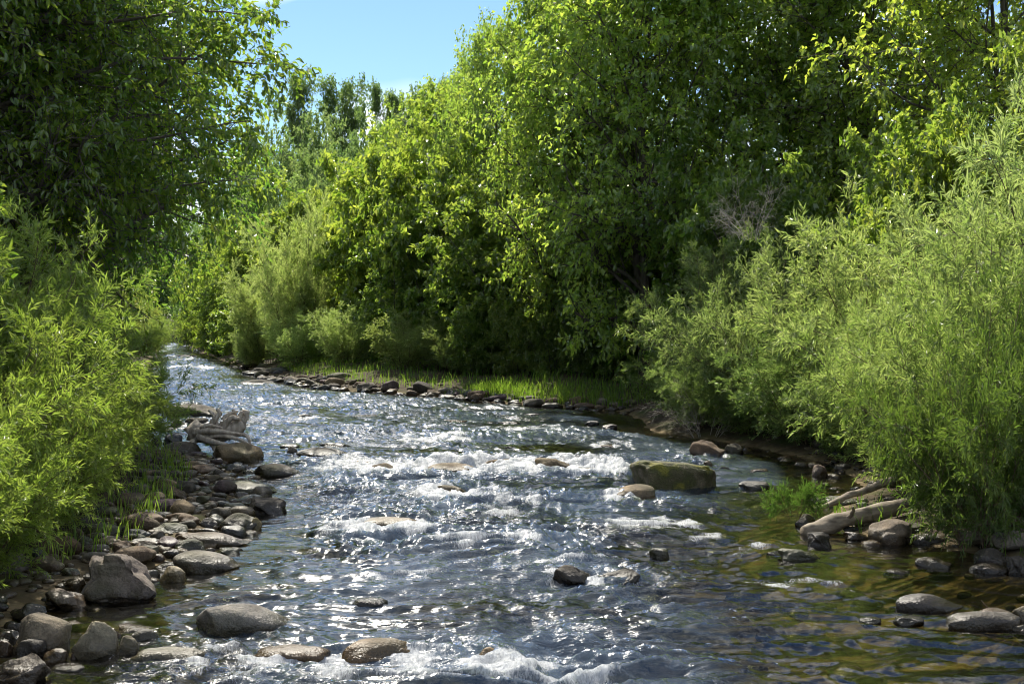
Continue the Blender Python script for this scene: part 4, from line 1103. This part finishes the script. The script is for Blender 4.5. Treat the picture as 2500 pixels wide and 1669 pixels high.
# left bank: dark tall trees
lt = 'dark tall trees of the left bank'
t1 = plant('cherry', 'cherry_tree', -8.9, 21.5, 12.5, 7.6, 'tall dark broad-leaved tree whose branch reaches into the sky from the left', 'tree', lt, ones, 0, .6)
def leafy_branch(parent, p0, p1, seed):
    rg = np.random.default_rng(seed)
    a, b = np.array(p0), np.array(p1)
    L = np.linalg.norm(b - a)
    T0 = Br(np.zeros((1, 3)), (b - a)[None] + [[0, 0, .16 * L]], arr(L), np.array([[0, 0, -.16]]), arr(.05), arr(.008), rg, .02)
    l1 = spawn(rg, T0, 16, .12, 1.0, 25, 70, lambda PL, t, r: 1.5 * (1.05 - .75 * t) * r, .05, .12, .5)
    l2 = spawn(rg, l1, 9, .1, 1.0, 25, 65, lambda PL, t, r: .42 * r, .02, .15, .6)
    l2.r0 = np.maximum(l2.r0, .003); l2.r1 = l2.r0 * .5
    w, f = pack('branch', tubes([(T0, 9, 7), (l1, 4, 5), (l2, 1, 3)]), leaves(rg, l2, 11, .13, .5, .6, .55, rich=True), 'bark', 'cherry')
    o = link('branch', w, parent, p0)
    o.matrix_parent_inverse = parent.matrix_basis.inverted()
    c = link('leaves', f, o)
    c['kind'] = 'stuff'
bpy.context.view_layer.update()
leafy_branch(t1, (-8.6, 21.2, 3.9), at(590, 440, 20.0), 8)
leafy_branch(t1, (-8.6, 21.2, 5.6), at(715, 150, 20.5), 5)
leafy_branch(t1, (-8.6, 21.2, 4.6), at(640, 300, 20.0), 6)
leafy_branch(t1, (-8.7, 21.2, 7.0), at(630, 30, 20.5), 7)
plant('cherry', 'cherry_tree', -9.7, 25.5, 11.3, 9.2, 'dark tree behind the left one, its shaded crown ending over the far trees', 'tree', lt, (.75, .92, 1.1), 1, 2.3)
plant('cherry', 'cherry_tree', -11.2, 18.0, 12.0, 8.0, 'tall dark tree at the top left corner', 'tree', lt, ones, 1, 4.1)
plant('cherry', 'cherry_tree', -10.6, 18.6, 11.5, 6.8, 'nearest dark leafy tree, filling the top left above the willows', 'tree', lt, (1.0, 1.0, 1.0), 1, 5.4)
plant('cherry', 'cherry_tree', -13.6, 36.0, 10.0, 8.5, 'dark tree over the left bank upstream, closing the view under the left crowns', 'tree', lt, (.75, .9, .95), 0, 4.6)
plant('cherry', 'cherry_tree', -12.0, 20.5, 12.5, 8.0, 'dark tall tree between the corner tree and the one behind', 'tree', lt, (.9, .95, 1.0), 0, 3.3)
plant('cherry', 'cherry_tree', -14.5, 31.0, 12, 10.0, 'dark tree deep on the left bank behind the others', 'tree', lt, (.8, .9, 1.0), 0, 5.2)
plant('alder', 'alder_tree', -17.0, 24.0, 12, 9.0, 'tree at the back of the left bank, hidden among dark leaves', 'tree', lt, (.8, .9, 1.0), 1, 1.2)
plant('alder', 'alder_tree', -20.0, 42.0, 9, 9.0, 'lower tree on the left bank above the glittering reach', 'tree', lt, (.9, .95, 1.0), 2, 1.2)

# left bank bushes far to near
lb = 'willow bushes along the left bank'
for (x, y, h, w, k, lab, tn) in (
        (-27.50, 84, 5.0, 6, 0, 'farthest left willow beside the end of the water', (.95, 1, 1)),
        (-23.40, 68, 5.0, 6, 1, 'far left willow overhanging the distant glitter', (1.0, 1, 1)),
        (-18.80, 54, 4.5, 6, 2, 'left willow over the glittering reach', (1.0, 1, 1)),
        (-14.90, 42, 3.8, 5, 0, 'yellowish left willow before the glittering reach', (1.15, 1.05, .9)),
        (-12.20, 33.5, 3.6, 4.6, 1, 'left willow whose leaves hang by the large flat boulder', (1.15, 1.05, .9)),
        (-21.6, 77.0, 2.6, 3.4, 0, 'low left willow overhanging the last visible stretch of water', (.95, 1, .9)),
        (-19.2, 66.0, 2.4, 3.2, 2, 'low left willow between the two at the narrowing water', (.95, 1, .9)),
        (-17.2, 50.0, 2.2, 3.2, 0, 'low left willow at the water of the glittering reach', (.95, 1, .9)),
        (-20.4, 61.0, 2.4, 3.4, 1, 'low left willow where the far water narrows', (.95, 1, .9)),
        (-22.6, 74.0, 2.6, 3.6, 2, 'low left willow at the end of the far water', (.95, 1, .9)),
        (-10.55, 26.0, 3.8, 4.4, 2, 'left willow above the upstream boulders', (1.1, 1.0, .8)),
        (-8.85, 20.5, 3.6, 3.9, 0, 'left willow above the dark rounded boulder', (1.05, 1.0, .8)),
        (-7.05, 17.0, 3.2, 3.8, 1, 'left willow leaning over the upper cobble bar', (.88, .97, .72)),
        (-5.85, 14.2, 2.9, 3.3, 2, 'left willow leaning over the middle of the cobble bar', (.88, .97, .72)),
        (-5.35, 11.8, 2.7, 3.2, 0, 'left willow leaning over the rough pitted boulder', (.95, 1.0, .7)),
        (-5.05, 9.6, 2.5, 2.9, 1, 'nearest left willow, beside the still pool', (.95, 1.0, .7)),
        (-4.55, 7.9, 2.1, 2.5, 2, 'willow at the left frame edge above the corner boulders', (.95, 1.0, .7)),
        (-4.20, 8.5, 1.47, 1.98, 0, 'low willow shoots hanging over the near left corner boulders', (.95, 1.0, .7)),
        (-4.45, 10.3, 1.58, 2.20, 1, 'low willow shoots over the shaded rock at the still pool', (.95, 1.0, .7)),
        (-4.65, 11.9, 1.68, 2.20, 2, 'low willow shoots above the rough pitted boulder', (.95, 1.0, .7)),
        (-4.90, 13.6, 1.68, 2.20, 0, 'low willow shoots beside the lower cobble bar', (.97, 1.0, .7)),
        (-5.30, 15.4, 1.78, 2.42, 1, 'low willow shoots beside the middle cobble bar', (.97, 1.0, .7)),
        (-5.80, 17.4, 1.78, 2.53, 2, 'low willow shoots beside the top of the cobble bar', (.88, .97, .72)),
        (-7.70, 20.8, 1.89, 2.64, 0, 'low willow shoots left of the dark rounded boulder', (.88, .97, .72)),
        (-9.60, 24.6, 2.10, 2.86, 1, 'low willow shoots beside the upstream left shallows', (1.0, 1.0, .8)),
        (-6.95, 10.8, 3.5, 4.0, 2, 'taller willow behind the nearest ones at the left edge', (.88, .97, .72)),
        (-8.55, 14.5, 3.9, 4.4, 0, 'taller willow behind the cobble bar willows', (.88, .97, .72))):
    plant('willow', 'willow_bush', x, y, h, w, lab, 'willow', lb, tn, k, names=SN)
plant('broadbush', 'broadleaf_bush', -4.5, 8.8, 2.5, 1.6, 'broad-leaved yellow-green sprays at the left frame edge', 'bush', None, (1.15, 1.05, .8), 0, 1.0, names=SN)
plant('broadbush', 'broadleaf_bush', -6.4, 13.0, 3.3, 2.8, 'broad-leaved bush below the dark left tree', 'bush', None, (1.0, 1.0, .9), 0, 3.0, names=SN)
# right bank willows
rw = 'willow bushes along the right bank'
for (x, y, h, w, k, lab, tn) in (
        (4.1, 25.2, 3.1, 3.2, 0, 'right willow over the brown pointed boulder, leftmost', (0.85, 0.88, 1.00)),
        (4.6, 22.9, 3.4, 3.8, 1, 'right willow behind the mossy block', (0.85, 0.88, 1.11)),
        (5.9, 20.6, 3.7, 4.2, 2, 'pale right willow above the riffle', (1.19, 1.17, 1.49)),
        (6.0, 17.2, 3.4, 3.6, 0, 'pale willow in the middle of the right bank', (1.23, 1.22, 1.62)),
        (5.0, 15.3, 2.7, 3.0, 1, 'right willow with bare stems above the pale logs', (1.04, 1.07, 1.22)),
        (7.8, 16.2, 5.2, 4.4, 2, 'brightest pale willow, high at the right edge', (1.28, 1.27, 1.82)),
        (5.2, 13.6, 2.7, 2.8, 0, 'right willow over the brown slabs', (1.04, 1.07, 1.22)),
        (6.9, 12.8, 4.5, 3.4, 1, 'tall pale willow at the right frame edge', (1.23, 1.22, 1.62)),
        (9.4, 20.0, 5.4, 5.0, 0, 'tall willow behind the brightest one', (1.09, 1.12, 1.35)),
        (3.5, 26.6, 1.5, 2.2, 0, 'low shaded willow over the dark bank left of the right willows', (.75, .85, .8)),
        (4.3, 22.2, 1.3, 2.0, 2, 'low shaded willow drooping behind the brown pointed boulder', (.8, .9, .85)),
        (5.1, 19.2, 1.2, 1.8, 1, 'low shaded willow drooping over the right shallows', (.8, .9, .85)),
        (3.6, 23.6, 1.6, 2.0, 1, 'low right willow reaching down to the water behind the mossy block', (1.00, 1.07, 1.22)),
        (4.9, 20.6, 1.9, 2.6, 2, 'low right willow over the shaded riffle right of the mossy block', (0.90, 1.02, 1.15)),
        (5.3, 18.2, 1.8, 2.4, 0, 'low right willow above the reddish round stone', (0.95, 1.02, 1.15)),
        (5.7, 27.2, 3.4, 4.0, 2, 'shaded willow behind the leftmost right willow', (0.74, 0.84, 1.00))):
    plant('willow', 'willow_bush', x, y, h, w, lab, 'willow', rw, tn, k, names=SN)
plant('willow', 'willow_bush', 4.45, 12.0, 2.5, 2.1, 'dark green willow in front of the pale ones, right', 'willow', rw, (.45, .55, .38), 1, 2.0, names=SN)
x_, y_ = on_plane(1905, 1290)
plant('sprig', 'willow_sprig', x_ + .25, y_ + .5, .42, .65, 'small willow sprig drooping to the water left of the pale logs', 'willow', None, (.30, .44, .30), 0, 1.0, names=SN, lean=(R(8), R(-30)), z=.08)
x_, _, z_ = at(1790, 570, 21.0)
plant('dead', 'dead_branch', x_ + .3, 21.0, .9, 2.4, 'bare grey dead twigs sticking out above the right willows', 'dead branch', None, ones, 0, .5, names=('twigs', 'foliage'), z=z_)
x_, _, z_ = at(1660, 1060, 22.6)
plant('dead', 'dead_branch', x_ + .5, 22.8, 1.0, 2.4, 'reddish bare twigs bent down to the water behind the mossy block', 'dead branch', None, ones, 0, 2.5, names=('twigs', 'foliage'), z=.15)

# ------------------------------------------------------------------ grass
def grass(name, label, n, fn, hmin, hmax, seed, tint=ones, wide=.008):
    rg = np.random.default_rng(seed)
    x, y = fn(rg, n)
    z = ground_z(x, y)
    q = z > .0
    x, y, z = x[q], y[q], z[q]; n = len(x)
    h = rg.uniform(hmin, hmax, n); a = rg.uniform(0, 6.28, n); b = rg.uniform(0, 6.28, n); ln = rg.uniform(.1, .6, n) * h
    sx, sy = np.cos(a) * wide * (h / .3), np.sin(a) * wide * (h / .3)
    p0 = np.stack([x - sx, y - sy, z - .02], 1); p1 = np.stack([x + sx, y + sy, z - .02], 1)
    mx_, my_ = x + np.cos(b) * ln * .35, y + np.sin(b) * ln * .35
    p2 = np.stack([mx_ - sx * .8, my_ - sy * .8, z + h * .6], 1); p3 = np.stack([mx_ + sx * .8, my_ + sy * .8, z + h * .6], 1)
    p4 = np.stack([x + np.cos(b) * ln, y + np.sin(b) * ln, z + h], 1)
    V = np.stack([p0, p1, p2, p3, p4], 1).reshape(-1, 3)
    i = np.arange(n)[:, None] * 5
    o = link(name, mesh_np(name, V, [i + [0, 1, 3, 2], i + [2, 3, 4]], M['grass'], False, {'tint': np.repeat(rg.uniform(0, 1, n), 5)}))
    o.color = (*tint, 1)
    o['kind'] = 'stuff'
    o['label'] = label
    o['category'] = 'grass'
def gr1(rg, n):
    
    c = rg.uniform(29.8, 34.6, 90); k = rg.integers(0, 90, n); y = c[k] + rg.normal(0, .22, n)
    return xr(y) + .55 + np.abs(rg.normal(0, .8, 90))[k] + rg.normal(0, .2, n), y
def gr2(rg, n):
    y = rg.uniform(34, 50, n); return xr(y) + 1.0 + np.abs(rg.normal(0, .8, n)), y
def under_left(rg, n):
    y = 5 + 90 * rg.uniform(0, 1, n) ** 1.5; return xl(y) - 2.4 - rg.uniform(0, 1, n) ** 1.4 * (1.5 + .10 * y), y
def under_right(rg, n):
    y = 5 + 75 * rg.uniform(0, 1, n) ** 1.5; return xr(y) + 1.5 + .6 * (y > 27) * (y < 45) + rg.uniform(0, 1, n) ** 1.4 * (2.0 + .10 * y), y
def gr3(rg, n):
    y = rg.uniform(10.5, 14.5, n); return xr(y) + .15 + np.abs(rg.normal(0, .5, n)), y
def gr4(rg, n):
    y = rg.uniform(7, 30, n); return xl(y) - .9 - np.abs(rg.normal(0, .6, n)), y
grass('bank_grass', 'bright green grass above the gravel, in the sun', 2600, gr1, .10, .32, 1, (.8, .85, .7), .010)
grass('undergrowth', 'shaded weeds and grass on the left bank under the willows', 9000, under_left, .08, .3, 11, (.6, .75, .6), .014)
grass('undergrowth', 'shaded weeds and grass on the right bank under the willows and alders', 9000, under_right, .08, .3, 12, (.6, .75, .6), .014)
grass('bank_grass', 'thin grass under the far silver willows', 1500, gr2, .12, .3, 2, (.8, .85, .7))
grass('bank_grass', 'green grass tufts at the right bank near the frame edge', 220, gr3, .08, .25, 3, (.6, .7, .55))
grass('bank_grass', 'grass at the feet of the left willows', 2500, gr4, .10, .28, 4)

# ------------------------------------------------------------------ driftwood
def limb(path, r0, r1, ns=9, seed=0, rough=.12):
    rg = np.random.default_rng(seed)
    P = np.array(path, float)
    k = np.linspace(0, len(P) - 1, (len(P) - 1) * 5 + 1)
    Q = np.stack([np.interp(k, np.arange(len(P)), P[:, c]) for c in range(3)], 1)
    for _ in range(3):
        Q[1:-1] = (Q[:-2] + 2 * Q[1:-1] + Q[2:]) / 4
    T = nrm(np.gradient(Q, axis=0))
    U = nrm(np.cross(T, [[.31, .22, .92]])); W = np.cross(T, U)
    r = np.linspace(r0, r1, len(Q))
    th = np.arange(ns) * 2 * np.pi / ns
    V = Q[:, None] + r[:, None, None] * (1 + rough * rg.normal(size=(len(Q), ns, 1))) * (U[:, None] * np.cos(th)[None, :, None] + W[:, None] * np.sin(th)[None, :, None])
    n = len(Q)
    I = np.arange(n * ns).reshape(n, ns)
    F = np.stack([I[:-1], np.roll(I[:-1], -1, 1), np.roll(I[1:], -1, 1), I[1:]], -1).reshape(-1, 4)
    V = np.concatenate([V.reshape(-1, 3), Q[:1], Q[-1:]])
    c0 = np.stack([np.full(ns, n * ns), np.roll(I[0], -1), I[0]], 1); c1 = np.stack([np.full(ns, n * ns + 1), I[-1], np.roll(I[-1], -1)], 1)
    return V, [F, c0, c1]

def stump():
    x0, y0 = on_plane(530, 1105)
    y0 += .35
    x0 = at(530, 1100, y0)[0]
    s = y0 / FPX                    # metres per photo pixel there
    e = link('driftwood_stump', None, None, (x0, y0, 0))
    tag(e, 'grey weathered driftwood stump with tangled roots among the left boulders', 'driftwood')
    v, f = limb([(-70 * s, .25, 40 * s), (-25 * s, .05, 38 * s), (25 * s, 0, 45 * s), (60 * s, .1, 62 * s)], 24 * s, 15 * s, 12, 3, .2)
    link('stump_core', mesh_np('stump_core', v, f, M['drift'], True), e)
    rg = random.Random(5)
    roots = [((-20, .0, 40), (-5, -.1, 75), (12, -.1, 92), (4, -.1, 104)), ((10, 0, 45), (25, -.1, 70), (40, -.12, 84), (58, -.1, 78)), ((20, 0, 48), (50, 0, 74), (62, 0, 96)),
             ((-30, -.1, 30), (10, -.2, 42), (55, -.25, 34), (80, -.2, 22)), ((-40, -.1, 35), (-10, -.25, 28), (30, -.3, 18), (70, -.3, 12)), ((-55, 0, 45), (-20, -.2, 52), (20, -.25, 50), (62, -.2, 44)),
             ((0, 0, 50), (-8, .1, 84), (-24, .1, 98)), ((30, 0, 50), (42, .1, 86), (36, .1, 100)), ((40, 0, 40), (78, -.1, 40), (86, -.15, 16)), ((-50, 0, 30), (-62, -.1, 14), (-58, -.15, -4)),
             ((-10, -.1, 26), (4, -.25, 8), (10, -.28, -6)), ((10, 0, 52), (18, .05, 80), (30, .05, 90), (50, .05, 96)), ((-35, -.05, 44), (-30, -.15, 60), (-10, -.2, 66), (20, -.2, 58))]
    for k, path in enumerate(roots):
        v, f = limb([(a * s, b, c * s) for a, b, c in path], rg.uniform(7, 11) * s, rg.uniform(2, 4.5) * s, 7, k + 20, .12)
        link('root', mesh_np('root', v, f, M['drift'], True), e)
    # ragged end of the broken stem
    v, f = limb([(55 * s, .1, 55 * s), (66 * s, .1, 84 * s), (68 * s, .1, 98 * s)], 11 * s, 8 * s, 9, 77, .25)
    link('broken_stem', mesh_np('broken_stem', v, f, M['drift'], True), e)
stump()

def log(path, r0, r1, label, seed, stubs=()):
    parts = [limb(path, r0, r1, 16, seed, .03)]
    for st, r in stubs:
        parts.append(limb(st, r, r * .5, 8, seed + 5, .12))
    V, F, base = [], [[], []], 0
    for v, f in parts:
        V.append(v)
        F[0].append(f[0] + base); F[1].append(f[1] + base); F[1].append(f[2] + base)
        base += len(v)
    v = np.concatenate(V)
    v = v + .022 * np.stack([vnoise3(v * 7 + 9 * k, seed + k) for k in range(3)], 1) + .008 * np.stack([vnoise3(v * 22 + 9 * k, seed + k) for k in range(3)], 1)
    c = v.mean(0)
    o = link('driftwood_log', mesh_np('driftwood_log', v - c, [np.concatenate(F[0]), np.concatenate(F[1])], M['log'], True), None, tuple(c))
    tag(o, label, 'log', 'pale logs at the right bank')
x1, y1 = on_plane(1970, 1308)
log([(x1, y1 + .10, .02), (x1 + .35, y1 + .25, .09), (x1 + .70, y1 + .42, .15), (x1 + 1.2, y1 + .66, .22)], .075, .085, 'pale driftwood log lying low at the right bank, its end in the water', 1,
    [([(x1 + .5, y1 + .3, .14), (x1 + .52, y1 + .2, .22), (x1 + .5, y1 + .12, .27)], .025)])
x1, y1 = on_plane(2010, 1280)
log([(x1, y1 + .36, .10), (x1 + .3, y1 + .5, .19), (x1 + .6, y1 + .66, .27), (x1 + 1.0, y1 + .9, .35)], .025, .05, 'thin pale driftwood log lying above the thick one, right bank', 2)
x1, y1 = on_plane(2420, 1490)
x_, _, z_ = at(2425, 1484, y1 + .1)
v, f = limb([(0, 0, 0), (-.05, 0, .03), (-.09, 0, .08)], .008, .003, 5, 4)
tag(link('twig', mesh_np('twig', v, f, M['stem'], True), None, (x_, y1 + .1, z_ - .02)), 'thin twig stuck on the long dark boulder near the right edge', 'twig')
